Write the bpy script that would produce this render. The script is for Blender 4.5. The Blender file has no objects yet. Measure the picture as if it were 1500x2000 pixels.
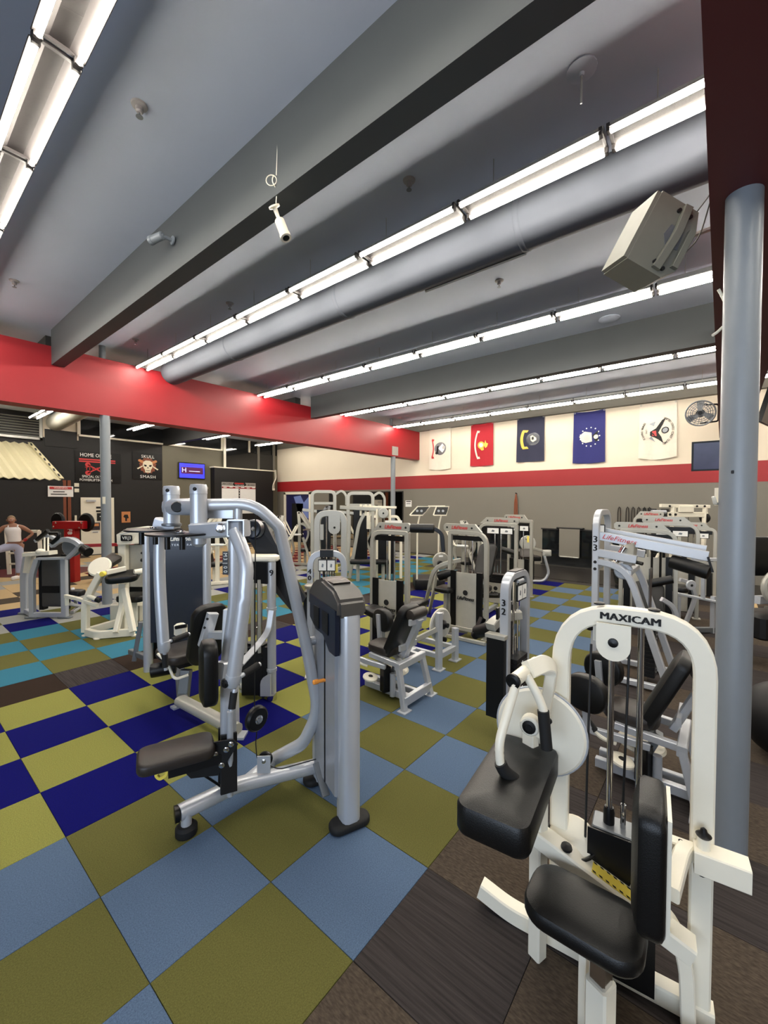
import bpy, bmesh, math, random
from mathutils import Vector as V, Matrix
C = bpy.context.scene.collection
SC = bpy.context.scene
random.seed(7)
# ---------------------------------------------------------------- camera
cam_data = bpy.data.cameras.new('camera')
cam_data.sensor_fit = 'VERTICAL'; cam_data.sensor_height = 36; cam_data.sensor_width = 27
cam_data.lens = 812.14 / 2000 * 36
cam_data.clip_start = 0.05
cam = bpy.data.objects.new('camera', cam_data); C.objects.link(cam)
YAW, PITCH, ROLL = 0.682291304, -0.0244356233, -0.00316715823
fw = V((math.cos(YAW)*math.cos(PITCH), math.sin(YAW)*math.cos(PITCH), math.sin(PITCH)))
r0 = V((math.sin(YAW), -math.cos(YAW), 0)); d0 = fw.cross(r0)
rt = r0*math.cos(ROLL) + d0*math.sin(ROLL); dn = -r0*math.sin(ROLL) + d0*math.cos(ROLL)
M = Matrix((rt, -dn, -fw)).transposed().to_4x4(); M.translation = V((0, 0, 2.04897))
cam.matrix_world = M
SC.camera = cam
# ---------------------------------------------------------------- world, assumed daylight, exposure
W = bpy.data.worlds.new('world'); SC.world = W; W.use_nodes = True
W.node_tree.nodes['Background'].inputs[0].default_value = (0.55, 0.68, 1.0, 1)
W.node_tree.nodes['Background'].inputs[1].default_value = 0.5
SC.view_settings.view_transform = 'Standard'; SC.view_settings.look = 'None'
SC.view_settings.exposure = 0.2; SC.view_settings.gamma = 1.0
SC.view_settings.use_curve_mapping = False
TUBE_POWER = 78.0
ASSUMED_DAYLIGHT = 260.0
def area(name, loc, rot, sx, sy, power, col):
    l = bpy.data.lights.new(name, 'AREA'); l.shape = 'RECTANGLE'; l.size = sx; l.size_y = sy
    l.energy = power; l.color = col
    o = bpy.data.objects.new(name, l); C.objects.link(o); o.location = loc; o.rotation_euler = rot
    return o
# added area lamp, unseen behind the camera, for assumed window daylight
area('assumed_daylight_lamp', (-4.8, -1.2, 1.9), (0, math.radians(-90), 0), 2.4, 6.4, ASSUMED_DAYLIGHT, (0.72, 0.84, 1.0))
# ---------------------------------------------------------------- materials
MT = {}
def s2l(c):
    return tuple((x/12.92 if x <= .04045 else ((x+.055)/1.055)**2.4) for x in [v/255 for v in c])
def mat(name, rgb, rough=.5, metal=0.0, var=.06, scale=18.0, bump=0.0, bscale=120.0, spec=.5, emit=0.0, stretch=None):
    m = bpy.data.materials.new(name); m.use_nodes = True; nt = m.node_tree; n = nt.nodes; L = nt.links
    b = n['Principled BSDF']; c = s2l(rgb)
    b.inputs['Roughness'].default_value = rough; b.inputs['Metallic'].default_value = metal
    b.inputs['Specular IOR Level'].default_value = spec
    tc = n.new('ShaderNodeTexCoord'); src = tc.outputs['Object']
    if stretch:
        mp = n.new('ShaderNodeMapping'); mp.inputs['Scale'].default_value = stretch
        L.new(src, mp.inputs['Vector']); src = mp.outputs['Vector']
    nz = n.new('ShaderNodeTexNoise'); nz.inputs['Scale'].default_value = scale; nz.inputs['Detail'].default_value = 5
    L.new(src, nz.inputs['Vector'])
    mx = n.new('ShaderNodeMix'); mx.data_type = 'RGBA'
    mx.inputs[6].default_value = tuple(max(0, x*(1-var)) for x in c)+(1,)
    mx.inputs[7].default_value = tuple(min(1, x*(1+var)) for x in c)+(1,)
    L.new(nz.outputs['Fac'], mx.inputs[0]); L.new(mx.outputs[2], b.inputs['Base Color'])
    if bump:
        n2 = n.new('ShaderNodeTexNoise'); n2.inputs['Scale'].default_value = bscale; n2.inputs['Detail'].default_value = 3
        L.new(src, n2.inputs['Vector'])
        bp = n.new('ShaderNodeBump'); bp.inputs['Strength'].default_value = bump; bp.inputs['Distance'].default_value = .01
        L.new(n2.outputs['Fac'], bp.inputs['Height']); L.new(bp.outputs['Normal'], b.inputs['Normal'])
    if emit:
        b.inputs['Emission Color'].default_value = c+(1,); b.inputs['Emission Strength'].default_value = emit
    MT[name] = m
    return m
mat('silver', (188, 192, 198), .3, .35, .03)
mat('silver_dark', (120, 124, 128), .4, .5, .05)
mat('white_paint', (232, 226, 208), .32, 0, .03)
mat('grey_paint', (176, 176, 170), .38, .15, .04)
mat('champagne', (172, 170, 160), .36, .25, .04)
mat('black_vinyl', (11, 11, 11), .4, 0, .2, 30, .12, 260, .4)
mat('brown_vinyl', (44, 38, 34), .42, 0, .15, 30, .1, 260, .45)
mat('black_plastic', (7, 7, 8), .38, 0, .05, 18, 0, 1, .35)
mat('black_satin', (11, 11, 13), .5, 0, .05, 18, 0, 1, .35)
mat('chrome', (215, 215, 215), .12, 1.0, .02)
mat('rubber', (10, 10, 10), .75)
mat('cable_black', (8, 8, 8), .5)
mat('navy_plastic', (14, 24, 44), .3)
mat('gunmetal', (84, 82, 80), .38, .5)
mat('shroud_dark', (40, 46, 58), .2, .1)
mat('shroud_metal', (178, 175, 164), .36, .15)
mat('clear_grey', (138, 140, 144), .25)
mat('speaker_grey', (120, 118, 106), .55)
mat('maroon_and_shaded_red', (88, 32, 34), .55, 0, .05, 3)
mat('yellow', (246, 222, 92), .4)
mat('orange', (235, 150, 60), .4)
mat('red_paint', (150, 14, 20), .3)
mat('decal_red', (190, 50, 50), .5)
mat('paper', (235, 235, 232), .7)
mat('ink', (12, 12, 12), .7)
mat('white_ink', (236, 236, 230), .6)
mat('bone', (226, 216, 190), .6)
mat('ceiling_paint', (172, 181, 198), .6, 0, .04, 2.0, .05, 90)
mat('beam_paint', (70, 74, 76), .6, 0, .06, 3.0)
mat('red_wall', (150, 20, 30), .5, 0, .05, 3.0)
mat('stripe_red', (146, 24, 29), .55, 0, .03, 4.0)
mat('cream_wall', (216, 204, 184), .7, 0, .02, 2.0, .04, 60)
mat('grey_wall', (114, 110, 100), .6, 0, .03, 2.0, .04, 60)
mat('black_wall', (15, 14, 14), .6, 0, .12, 2.0)
mat('olive_wall', (104, 100, 84), .6, 0, .05, 2.0)
mat('pole_grey', (128, 134, 140), .42, .1, .03)
mat('dark', (12, 12, 13), .6)
mat('turf', (34, 30, 28), .35, 0, .2, 6.0)
mat('sub_floor', (40, 36, 32), .9)
mat('skin', (150, 104, 80), .5)
mat('hair', (120, 96, 66), .6)
mat('legging', (168, 172, 196), .7)
mat('white_cloth', (228, 224, 222), .7)
mat('wood', (126, 66, 40), .5, 0, .3, 6, 0, 1, .5, 0, (1, 1, .1))
mat('fixture_dark', (34, 30, 30), .6)
mat('fixture_grey', (150, 146, 146), .5)
mat('galv', (172, 172, 168), .35, .6)
mat('awning', (190, 181, 148), .6, 0, .05, 3)
mat('duct', (84, 88, 97), .8, 0, .05, 3)
mat('gold', (212, 176, 60), .5)
mat('flag_white', (222, 212, 196), .8)
mat('flag_red', (168, 26, 40), .8)
mat('flag_navy', (38, 40, 62), .8)
mat('flag_blue', (34, 36, 100), .8)
mat('glass_dark', (20, 22, 24), .06, 0, .02)
mat('mirror', (190, 190, 190), .03, 1.0, .01)
mat('tube_light', (255, 247, 232), .5, 0, 0, 1, 0, 1, .5, TUBE_POWER)
mat('screen_blue', (52, 56, 235), .4, 0, .02, 3, 0, 1, .5, 1.1)
mat('screen_light', (200, 205, 255), .4, 0, .02, 3, 0, 1, .5, 1.0)
mat('screen_maroon', (70, 10, 60), .4, 0, .02, 3, 0, 1, .5, .7)
mat('screen_dim', (40, 38, 62), .25, 0, .6, 4, 0, 1, .5, .35)
mat('mural_blue', (24, 26, 72), .5, 0, .1)
mat('mural_light', (110, 128, 186), .5)
mat('poster_orange', (196, 130, 80), .6)
mat('poster_dark', (44, 36, 44), .6, 0, .5, 12)
mat('poster_maroon', (92, 28, 36), .6, 0, .4, 12)
# carpets: fine fibre speckle and bump
def carpet(name, rgb, var=.6, stripe=None, sc=170):
    m = mat(name, rgb, .95, 0, var, sc, .4, 300, .15, 0, stripe)
    return m
carpet('carpet_olive', (94, 92, 48)); carpet('carpet_lime', (134, 133, 68))
carpet('carpet_blue', (82, 101, 126)); carpet('carpet_navy', (2, 3, 90))
carpet('carpet_teal', (52, 112, 134)); carpet('carpet_black', (46, 34, 27))
carpet('carpet_brown', (72, 63, 54), .97, (1, .3, 1), 110); carpet('carpet_stripe', (56, 51, 50), .95, (1, .03, 1), 75)
carpet('carpet_maroon', (96, 30, 34)); carpet('carpet_tan', (186, 160, 120)); carpet('carpet_grey', (150, 150, 146))
# ---------------------------------------------------------------- mesh builder
def cmul(a, s): return V(a)*s
class B:
    def __init__(s): s.bm = bmesh.new()
    def ring_sweep(s, P, secs, closed=False, cap=True):
        n = len(secs[0]); rows = [[s.bm.verts.new(v) for v in sec] for sec in secs]
        k = len(rows)
        for i in range(k if closed else k-1):
            a, b = rows[i], rows[(i+1) % k]
            for j in range(n):
                try: s.bm.faces.new((a[j], a[(j+1) % n], b[(j+1) % n], b[j]))
                except ValueError: pass
        if cap and not closed:
            s.bm.faces.new(rows[0][::-1]); s.bm.faces.new(rows[-1])
    def sweep(s, pts, prof, fillet=0.0, up=(0, 0, 1), fn=5, closed=False):
        P = [V(p) for p in pts]
        if fillet and len(P) > 2:
            Q = [P[0]]
            fl = fillet if isinstance(fillet, (list, tuple)) else [fillet]*(len(P)-2)
            for i in range(1, len(P)-1):
                a, b, c = P[i-1], P[i], P[i+1]; r = fl[i-1]
                d1, d2 = (a-b), (c-b); l1, l2 = d1.length, d2.length
                if r <= 0 or l1 < 1e-6 or l2 < 1e-6: Q.append(b); continue
                r = min(r, l1*.48 if i > 1 else l1*.95, l2*.48 if i < len(P)-2 else l2*.95)
                p0, p2 = b+d1/l1*r, b+d2/l2*r
                for t in range(fn+1):
                    t /= fn; Q.append(p0*(1-t)**2 + b*2*t*(1-t) + p2*t*t)
            Q.append(P[-1]); P = Q
        up = V(up); secs = []; k = len(P); pu = None
        for i in range(k):
            if closed: t = (P[(i+1) % k]-P[i-1])
            else: t = (P[min(i+1, k-1)]-P[max(i-1, 0)])
            t.normalize()
            u = up - t*up.dot(t)
            if u.length < .12:
                u = (pu if pu is not None else V((.3, .9, .1))); u = u - t*u.dot(t)
            u.normalize()
            if pu is not None and u.dot(pu) < -.2 and u.length: u = pu - t*pu.dot(t); u.normalize()
            pu = u; w = t.cross(u)
            sc = 1.0
            if 0 < i < k-1:
                a, b = (P[i]-P[i-1]).normalized(), (P[i+1]-P[i]).normalized()
                sc = 1/max(.6, math.cos(a.angle(b, 0)/2))
            secs.append([P[i] + w*x*sc + u*y for x, y in prof])
        s.ring_sweep(P, secs, closed); return s
    def tube(s, pts, r, fillet=0.0, seg=10, up=(0, 0, 1), closed=False, fn=5):
        return s.sweep(pts, [(r*math.cos(2*math.pi*i/seg), r*math.sin(2*math.pi*i/seg)) for i in range(seg)], fillet, up, fn, closed)
    def bar(s, pts, w, h=None, fillet=0.0, up=(0, 0, 1), c=.2, fn=5):
        h = h or w; a, b = w/2, h/2; k = min(a, b)*c
        return s.sweep(pts, [(a, -b+k), (a, b-k), (a-k, b), (-a+k, b), (-a, b-k), (-a, -b+k), (-a+k, -b), (a-k, -b)], fillet, up, fn)
    def oval(s, pts, w, h, fillet=0.0, up=(0, 0, 1), seg=14, p=.7):
        pr = []
        for i in range(seg):
            t = 2*math.pi*i/seg; cx, sy = math.cos(t), math.sin(t)
            pr.append((w/2*math.copysign(abs(cx)**p, cx), h/2*math.copysign(abs(sy)**p, sy)))
        return s.sweep(pts, pr, fillet, up)
    def cyl(s, a, b, r, r2=None, seg=14):
        a, b = V(a), V(b); t = (b-a).normalized(); u = t.orthogonal().normalized(); w = t.cross(u)
        r2 = r if r2 is None else r2
        f = lambda p, q: [p+(u*math.cos(2*math.pi*i/seg)+w*math.sin(2*math.pi*i/seg))*q for i in range(seg)]
        s.ring_sweep(None, [f(a, r), f(b, r2)]); return s
    def lathe(s, a, axis, prof, seg=16):
        a, t = V(a), V(axis).normalized(); u = t.orthogonal().normalized(); w = t.cross(u)
        s.ring_sweep(None, [[a+t*h+(u*math.cos(2*math.pi*i/seg)+w*math.sin(2*math.pi*i/seg))*max(r, 1e-4) for i in range(seg)] for r, h in prof]); return s
    def box(s, c, size, ux=(1, 0, 0), uy=(0, 1, 0), bev=.0):
        c, ux, uy = V(c), V(ux).normalized(), V(uy).normalized(); uz = ux.cross(uy).normalized(); uy = uz.cross(ux)
        a, b, h = [q/2 for q in size]; k = bev
        def sec(z, i): 
            A, Bb = a-i, b-i
            kk = max(k-i, 0)
            if k <= 0: pts = [(A, -Bb), (A, Bb), (-A, Bb), (-A, -Bb)]
            else:
                kk = k
                pts = [(A, -Bb+kk), (A, Bb-kk), (A-kk, Bb), (-A+kk, Bb), (-A, Bb-kk), (-A, -Bb+kk), (-A+kk, -Bb), (A-kk, -Bb)]
            return [c+ux*x+uy*y+uz*z for x, y in pts]
        if k <= 0: s.ring_sweep(None, [sec(-h, 0), sec(h, 0)])
        else: s.ring_sweep(None, [sec(-h, k*.7), sec(-h+k*.7, 0), sec(h-k*.7, 0), sec(h, k*.7)])
        return s
    def pad(s, c, u, v, w, h, t, r=.05, dome=.012, taper=1.0, seg=5):
        """upholstered cushion: rounded rectangle w (along u) x h (along v), t thick along u x v, soft edges, slight dome"""
        c, u, v = V(c), V(u).normalized(), V(v).normalized(); n = u.cross(v).normalized(); v = n.cross(u)
        def outline(ins, z):
            a, b = w/2-ins, h/2-ins; rr = max(min(r, a, b)-ins*.5, .004); o = []
            for q, (sx, sy) in enumerate(((1, -1), (1, 1), (-1, 1), (-1, -1))):
                for i in range(seg+1):
                    t_ = -math.pi/2 + q*math.pi/2 + i*math.pi/2/seg
                    x = sx*(a-rr)+rr*math.cos(t_); y = sy*(b-rr)+rr*math.sin(t_)
                    k = 1 + (taper-1)*(y/h+.5)
                    o.append(c+u*x*k+v*y+n*z)
            return o
        e = min(t*.3, .02)
        s.ring_sweep(None, [outline(e*.9, -t/2), outline(e*.25, -t/2+e*.4), outline(0, -t/2+e), outline(0, t/2-e), outline(e*.3, t/2-e*.35), outline(e, t/2),
                            outline(min(w, h)*.22, t/2+dome*.8), outline(min(w, h)*.4, t/2+dome)]); return s
    def poly(s, pts, n, t):
        """flat polygon (world points, any order around) extruded by t along n, centred"""
        n = V(n).normalized(); P = [V(p) for p in pts]
        s.ring_sweep(None, [[p-n*t/2 for p in P], [p+n*t/2 for p in P]]); return s
    def disc(s, c, n, r, t, seg=28, bev=.15):
        c, n = V(c), V(n).normalized(); k = min(t*.4, r*bev)
        s.lathe(c, n, [(r-k, -t/2), (r, -t/2+k), (r, t/2-k), (r-k, t/2)], seg); return s
    def ring(s, c, n, R, r, seg=24, rs=8, arc=(0, 2*math.pi)):
        c, n = V(c), V(n).normalized(); u = n.orthogonal().normalized(); w = n.cross(u)
        full = arc[1]-arc[0] > 6.28
        k = seg if full else seg+1
        P = [c+(u*math.cos(arc[0]+(arc[1]-arc[0])*i/seg)+w*math.sin(arc[0]+(arc[1]-arc[0])*i/seg))*R for i in range(k)]
        s.tube(P, r, 0, rs, n, full); return s
    def sph(s, c, r, sc=(1, 1, 1), seg=12):
        m = Matrix.Translation(V(c)) @ Matrix.Diagonal((sc[0], sc[1], sc[2], 1))
        bmesh.ops.create_uvsphere(s.bm, u_segments=seg, v_segments=max(6, seg*2//3), radius=r, matrix=m); return s
    def text(s, txt, org, right, up, h, ext=.0015, align='CENTER', xs=1.0, shear=0.0, space=1.0, bold=0.0):
        cu = bpy.data.curves.new('t', 'FONT'); cu.body = txt; cu.size = 1; cu.extrude = ext/h; cu.align_x = align; cu.align_y = 'CENTER'
        cu.resolution_u = 2; cu.shear = shear; cu.space_character = space; cu.offset = bold
        o = bpy.data.objects.new('t', cu); me = o.to_mesh()
        right, up = V(right).normalized(), V(up).normalized(); n = right.cross(up).normalized()
        m = Matrix((right*h*xs, up*h, n*h)).transposed().to_4x4(); m.translation = V(org)
        vs = [s.bm.verts.new(m @ v.co) for v in me.vertices]
        for p in me.polygons:
            try: s.bm.faces.new([vs[i] for i in p.vertices])
            except ValueError: pass
        o.to_mesh_clear(); bpy.data.objects.remove(o); bpy.data.curves.remove(cu); return s
def wpos(o):
    p = V((0, 0, 0))
    while o is not None: p += o.location; o = o.parent
    return p
def obj(name, b, m, parent=None, smooth=True, loc=None, label=None):
    """link the builder's mesh as ONE object; geometry is given in world coordinates"""
    bm = b.bm if isinstance(b, B) else b
    bmesh.ops.recalc_face_normals(bm, faces=bm.faces)
    base = wpos(parent) if parent else V(loc or (0, 0, 0))
    me = bpy.data.meshes.new(name)
    bmesh.ops.translate(bm, verts=bm.verts, vec=-base)
    bm.to_mesh(me); bm.free()
    me.materials.append(MT[m] if isinstance(m, str) else m)
    if smooth:
        me.polygons.foreach_set('use_smooth', [True]*len(me.polygons))
        try: me.set_sharp_from_angle(angle=math.radians(38))
        except Exception: pass
    o = bpy.data.objects.new(name, me); C.objects.link(o)
    if parent: o.parent = parent
    else: o.location = base
    if label: o['label'] = label
    return o
def thing(name, label, cat, loc, group=None):
    o = bpy.data.objects.new(name, None); o.empty_display_size = .1; C.objects.link(o); o.location = V(loc)
    o['label'] = label; o['category'] = cat
    if group: o['group'] = group
    return o
def tag(o, label, cat, group=None):
    o['label'] = label; o['category'] = cat
    if group: o['group'] = group
    return o
def struct(name, b, m, parent=None, smooth=False):
    o = obj(name, b, m, parent, smooth)
    if not parent: o['kind'] = 'structure'
    return o
def copy_tree(o, parent=None):
    c = o.copy(); C.objects.link(c)
    if parent: c.parent = parent
    for ch in list(o.children): copy_tree(ch, c)
    return c
def bx(x0, x1, y0, y1, z0, z1): 
    return B().box(((x0+x1)/2, (y0+y1)/2, (z0+z1)/2), (abs(x1-x0), abs(y1-y0), abs(z1-z0)))
R3 = V((0.6305, -0.7762, 0)); F3 = V((0.7762, 0.6305, 0)); Z3 = V((0, 0, 1)); X3 = V((1, 0, 0)); Y3 = V((0, 1, 0))
def A(p, r=0, f=0, z=0): return V(p)+R3*r+F3*f+Z3*z
ORD = ['first', 'second', 'third', 'fourth', 'fifth', 'sixth', 'seventh', 'eighth', 'ninth', 'tenth', 'eleventh', 'twelfth']
# ================================================================ ROOM SHELL
XW, YL, ZC = 13.85, 18.7, 5.12
floor = struct('floor', bx(-5, XW+.2, -7, YL+.2, -.12, -.008), 'sub_floor')
struct('ceiling', bx(-5, XW+.2, -7, YL+.2, ZC, ZC+.1), 'ceiling_paint')
# carpet tiles, 0.61 m grid; the nearest 300 are objects of their own
TS, OX, OY = .61, 1.32027, 1.85187
def tile_colour(i, j):
    odd = (i+j) % 2
    if j <= -2:
        if i >= 14 and j == -4: return 'carpet_tan'
        return 'carpet_stripe' if (i+j) % 2 == 0 else 'carpet_brown'
    if j <= 1: return 'carpet_blue' if odd else 'carpet_olive'
    if j <= 5:
        if i >= 10 and j in (3,) and odd: return 'carpet_blue'
        return 'carpet_navy' if odd else ('carpet_lime' if i < 12 else 'carpet_olive')
    if j == 6: return 'carpet_black' if odd else 'carpet_stripe'
    if j <= 10: return 'carpet_olive' if odd else 'carpet_teal'
    if j <= 13:
        if i % 2 == 0: return 'carpet_navy' if odd else 'carpet_grey'
        return 'carpet_olive' if j == 12 else 'carpet_grey'
    if i > 3 and j < 22: return 'carpet_maroon' if (i+2*j) % 3 == 0 else ('carpet_tan' if (i*5+j) % 3 else 'carpet_grey')
    return 'carpet_tan' if (i*7+j*5) % 3 else ('carpet_brown' if (i+j) % 2 else 'carpet_grey')
def in_view(i, j):
    p = V((OX+(i+.5)*TS, OY+(j+.5)*TS, -2.05)); dd = p.dot(fw)
    if dd < .3: return None
    u, w = p.dot(rt)/dd*812, p.dot(dn)/dd*812
    if abs(u) > 830 or w > 1150: return None
    return p.length
def tile_box(b, x, y, s=TS-.0025):
    b.box((x, y, -.004), (s, s, .008), bev=.0) if False else b.ring_sweep(None, [[V((x+a*s/2, y+c*s/2, z)) for a, c in ((1, -1), (1, 1), (-1, 1), (-1, -1))] for z in (-.008, -.0015)] + [[V((x+a*(s/2-.0015), y+c*(s/2-.0015), 0)) for a, c in ((1, -1), (1, 1), (-1, 1), (-1, -1))]])
cells = [(i, j) for i in range(-10, 21) for j in range(-14, 28)]
cells = [(i, j) for i, j in cells if -4.9 < OX+i*TS and OX+(i+1)*TS < 11.45 + (3 if j > 8 or j < -2 else 0) and OY+(j+1)*TS < YL and OX+(i+1)*TS < XW]
near = sorted([(in_view(i, j), i, j) for i, j in cells if in_view(i, j)])[:300]
near_set = {(i, j) for _, i, j in near}
tile_mesh = {}
for _, i, j in near:
    k = tile_colour(i, j)
    if k not in tile_mesh:
        b = B(); tile_box(b, 0, 0); o = obj('carpet_tile', b, k, floor, False); tile_mesh[k] = o.data
    else:
        o = bpy.data.objects.new('carpet_tile', tile_mesh[k]); C.objects.link(o); o.parent = floor
    o.location = (OX+(i+.5)*TS, OY+(j+.5)*TS, -(((i*13+j*7) % 5)*.0003))
rest = {}
for i, j in cells:
    if (i, j) not in near_set: rest.setdefault(tile_colour(i, j), []).append((i, j))
bm_all = bmesh.new(); names_all = sorted(rest); me = bpy.data.meshes.new('carpet_tile_field')
for q, k in enumerate(names_all):
    b = B(); n0 = 0
    for i, j in rest[k]: tile_box(b, OX+(i+.5)*TS, OY+(j+.5)*TS)
    for f in b.bm.faces: f.material_index = q
    tmp = bpy.data.meshes.new('t'); b.bm.to_mesh(tmp); b.bm.free(); bm_all.from_mesh(tmp); bpy.data.meshes.remove(tmp)
    me.materials.append(MT[k])
bmesh.ops.recalc_face_normals(bm_all, faces=bm_all.faces); bm_all.to_mesh(me); bm_all.free()
o = bpy.data.objects.new('carpet_tile_field', me); C.objects.link(o); o.parent = floor; o['kind'] = 'stuff'
# dark rubber turf along the back wall
struct('turf_strip', bx(11.47, XW, -1.2, 7.3, -.008, .004), 'turf')
# walls
wb = struct('wall_back', bx(XW, XW+.2, -7, YL+.2, 0, ZC), 'grey_wall')
struct('upper_paint', bx(XW-.004, XW, -7, YL, 3.1, ZC-.28), 'cream_wall', wb)
struct('red_stripe', bx(XW-.006, XW, -7, YL, 2.58, 3.1), 'stripe_red', wb)
struct('trim_1', bx(XW-.16, XW, -7, 9.36, ZC-.27, ZC), 'grey_wall')
wl = struct('wall_left', bx(-5, XW, YL, YL+.2, 0, ZC), 'black_wall')
struct('paint_panel', bx(7.89, XW, YL-.01, YL, 0, 4.5), 'olive_wall', wl)
struct('wall_front', bx(-5.2, -5, -7, YL, 0, .8), 'grey_wall')  # unseen wall behind the camera, in pieces around an assumed daylight opening
struct('wall_front', bx(-5.2, -5, -7, YL, 3.3, ZC), 'grey_wall')
struct('wall_front', bx(-5.2, -5, 6.5, YL, .8, 3.3), 'grey_wall')
struct('wall_front', bx(-5.2, -5, -7, -4.5, .8, 3.3), 'grey_wall')
struct('wall_right', bx(-5, XW, -7.2, -7, 0, ZC), 'cream_wall')
# red fascia girder over the opening to the left bay, and the near one beside the camera
struct('fascia_beam', bx(-5, 13.83, 9.42, 9.8, 3.73, 4.83), 'red_wall')
struct('fascia_beam', bx(-5, 13.83, -.42, .085, 3.73, 4.72), 'maroon_and_shaded_red')  # near girder: the same red, darkened in its colour for the shaded underside
# ceiling beams
struct('ceiling_beam', bx(2.08, 2.27, .085, 9.42, 4.5, ZC), 'beam_paint')
struct('ceiling_beam', bx(8.17, 8.36, .085, 9.42, 4.5, ZC), 'beam_paint')
struct('ceiling_beam', bx(7.9, 8.1, 9.8, YL, 4.45, ZC), 'dark')
struct('ceiling_beam', bx(2.08, 2.27, 9.8, YL, 4.9, ZC), 'dark')
# columns
def column(x, y, z1, r, name='column'):
    b = B(); b.lathe((x, y, 0), (0, 0, 1), [(r+.005, 0), (r+.005, .012), (r, .014), (r, z1)], 28)
    o = obj(name, b, 'pole_grey'); o['kind'] = 'structure'; return o
cr = column(3.03, -.065, 3.73, .082)
cl = column(2.93, 9.5, 3.73, .088)
cm = column(12.22, 9.5, 3.73, .088)
for c_, y_ in ((2.93, 9.6), (1.3, 9.6), (12.22, 9.6)):
    b = B(); b.cyl((c_, y_, 4.83), (c_, y_, ZC), .06); o = obj('column', b, 'pole_grey'); o['kind'] = 'structure'
struct('trim_2', B().box((12.22, 9.41, 3.93), (.36, .012, .32)), 'galv')
# ---- back wall openings and mirror
b = B()
for y0, y1, z0, z1 in ((15.92, 16.06, 0, 2.52), (17.92, 18.06, 0, 2.52), (15.92, 18.06, 2.42, 2.54)):
    b.box((XW-.03, (y0+y1)/2, (z0+z1)/2), (.07, y1-y0, z1-z0))
d1 = struct('door_1', b, 'white_paint')
struct('mural_backing', bx(XW-.012, XW-.006, 16.06, 17.92, 0, 2.42), 'mural_blue', d1)
struct('mural_light', B().poly([(XW-.014, y, z) for y, z in ((16.12, 1.2), (16.12, 2.3), (16.5, 2.0), (16.75, 2.36), (17.3, 2.3), (17.1, 1.9), (16.9, 1.3))], X3, .004), 'mural_light', d1)
struct('mural_shade', bx(XW-.016, XW-.012, 16.55, 17.45, 0, 1.95), 'dark', d1)
b = B().box((XW-.012, 12.43, 1.42), (.012, 4.36, 2.12))
mr = obj('wall_mirror', b, 'mirror'); tag(mr, 'wide wall mirror on the back wall behind the far chest machines, beside the slim column', 'mirror')
b = B()
for y0, y1, z0, z1 in ((10.22, 14.64, 2.46, 2.5), (10.22, 14.64, .32, .36), (10.22, 10.26, .36, 2.46), (14.6, 14.64, .36, 2.46)): b.box((XW-.016, (y0+y1)/2, (z0+z1)/2), (.022, y1-y0, z1-z0))
obj('mirror_frame', b, 'dark', mr, False)
# low dark mirrors with a rail behind the turf
for k, (y0, y1) in enumerate(((4.9, 7.0), (2.95, 4.55), (1.2, 2.5))):
    o = obj('low_mirror', B().box((XW-.012, (y0+y1)/2, .62), (.012, y1-y0, 1.1)), 'glass_dark')
    tag(o, 'low dark glossy wall panel ' + ('behind the distant cable towers', 'just left of the hanging grey mat', 'right of the hanging grey mat')[k], 'panel')
    for z_, h_ in ((1.19, .04), (.05, .03)): obj('frame_rail', B().box((XW-.02, (y0+y1)/2, z_), (.035, y1-y0+.08, h_)), 'dark', o, False)
# ---- left wall: banners, door, screen, record board, glazing
gz = struct('window_1', bx(4.9, 13.7, YL-.03, YL-.02, 4.52, 5.1), 'glass_dark')
struct('window_sill', bx(4.9, 10.7, YL-.09, YL, 4.46, 4.53), 'white_paint', gz)
for x in (4.9, 8.0, 10.62, 12.1): struct('window_post', bx(x-.05, x+.05, YL-.08, YL-.03, 4.53, 5.12), 'white_paint', gz)
w2 = struct('wall_partition', bx(10.05, 13.3, 18.32, YL-.02, 0, 3.62), 'black_wall')
struct('ledge', bx(10.0, 13.36, 18.28, YL-.02, 3.62, 3.67), 'white_paint', w2)
gz2 = struct('window_2', bx(10.65, 13.6, 18.6, 18.62, 3.67, 4.5), 'glass_dark')
for x in (10.72, 12.6, 13.55): struct('window_post', bx(x-.06, x+.06, 18.56, 18.64, 3.67, 5.1), 'white_paint' if x < 11 else 'grey_wall', gz2)
b = B(); b.tube([(13.42, 18.25, 3.7), (13.46, 18.25, 3.3), (13.3, 18.25, 3.0), (13.3, 18.25, 2.7)], .02, .1, 6); b.tube([(13.36, 18.25, 3.7), (13.38, 18.25, 3.2), (13.22, 18.25, 2.9), (13.22, 18.25, 2.7)], .015, .1, 6); b.box((13.28, 18.25, 2.68), (.12, .06, .1))
tag(obj('cable_conduit', b, 'white_paint'), 'pair of white conduits running down the corner of the dark partition', 'conduit')
# ================================================================ LIGHT ROWS
def make_light():
    t = thing('strip_light', 'twin tube strip light', 'ceiling light', (0, 0, 0))
    b = B().box((0, 0, .06), (.1, 1.2, .06)); obj('channel', b, 'galv', t, False)
    obj('reflector', B().poly([(x, 0, z) for x, z in ((-.135, .002), (-.13, -.002), (-.05, .03), (.05, .03), (.13, -.002), (.135, .002), (.055, .036), (-.055, .036))], Y3, 1.19), 'fixture_dark', t, False)
    for sx in (-1, 1):
        b = B().cyl((sx*.1, -.575, -.018), (sx*.1, .575, -.018), .016, None, 10); obj('tube', b, 'tube_light', t)
        for sy in (-1, 1):
            b = B(); b.box((sx*.1, sy*.592, .005), (.045, .022, .06)); b.box((sx*.05, sy*.592, .022), (.1, .022, .02)); obj('lamp_holder', b, 'fixture_dark', t, False)
    b = B().cyl((0, .3, .07), (0, .3, ZC-4.79), .004, None, 6); obj('hanger', b, 'galv', t)
    return t
light0 = make_light(); used = [False]
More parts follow.
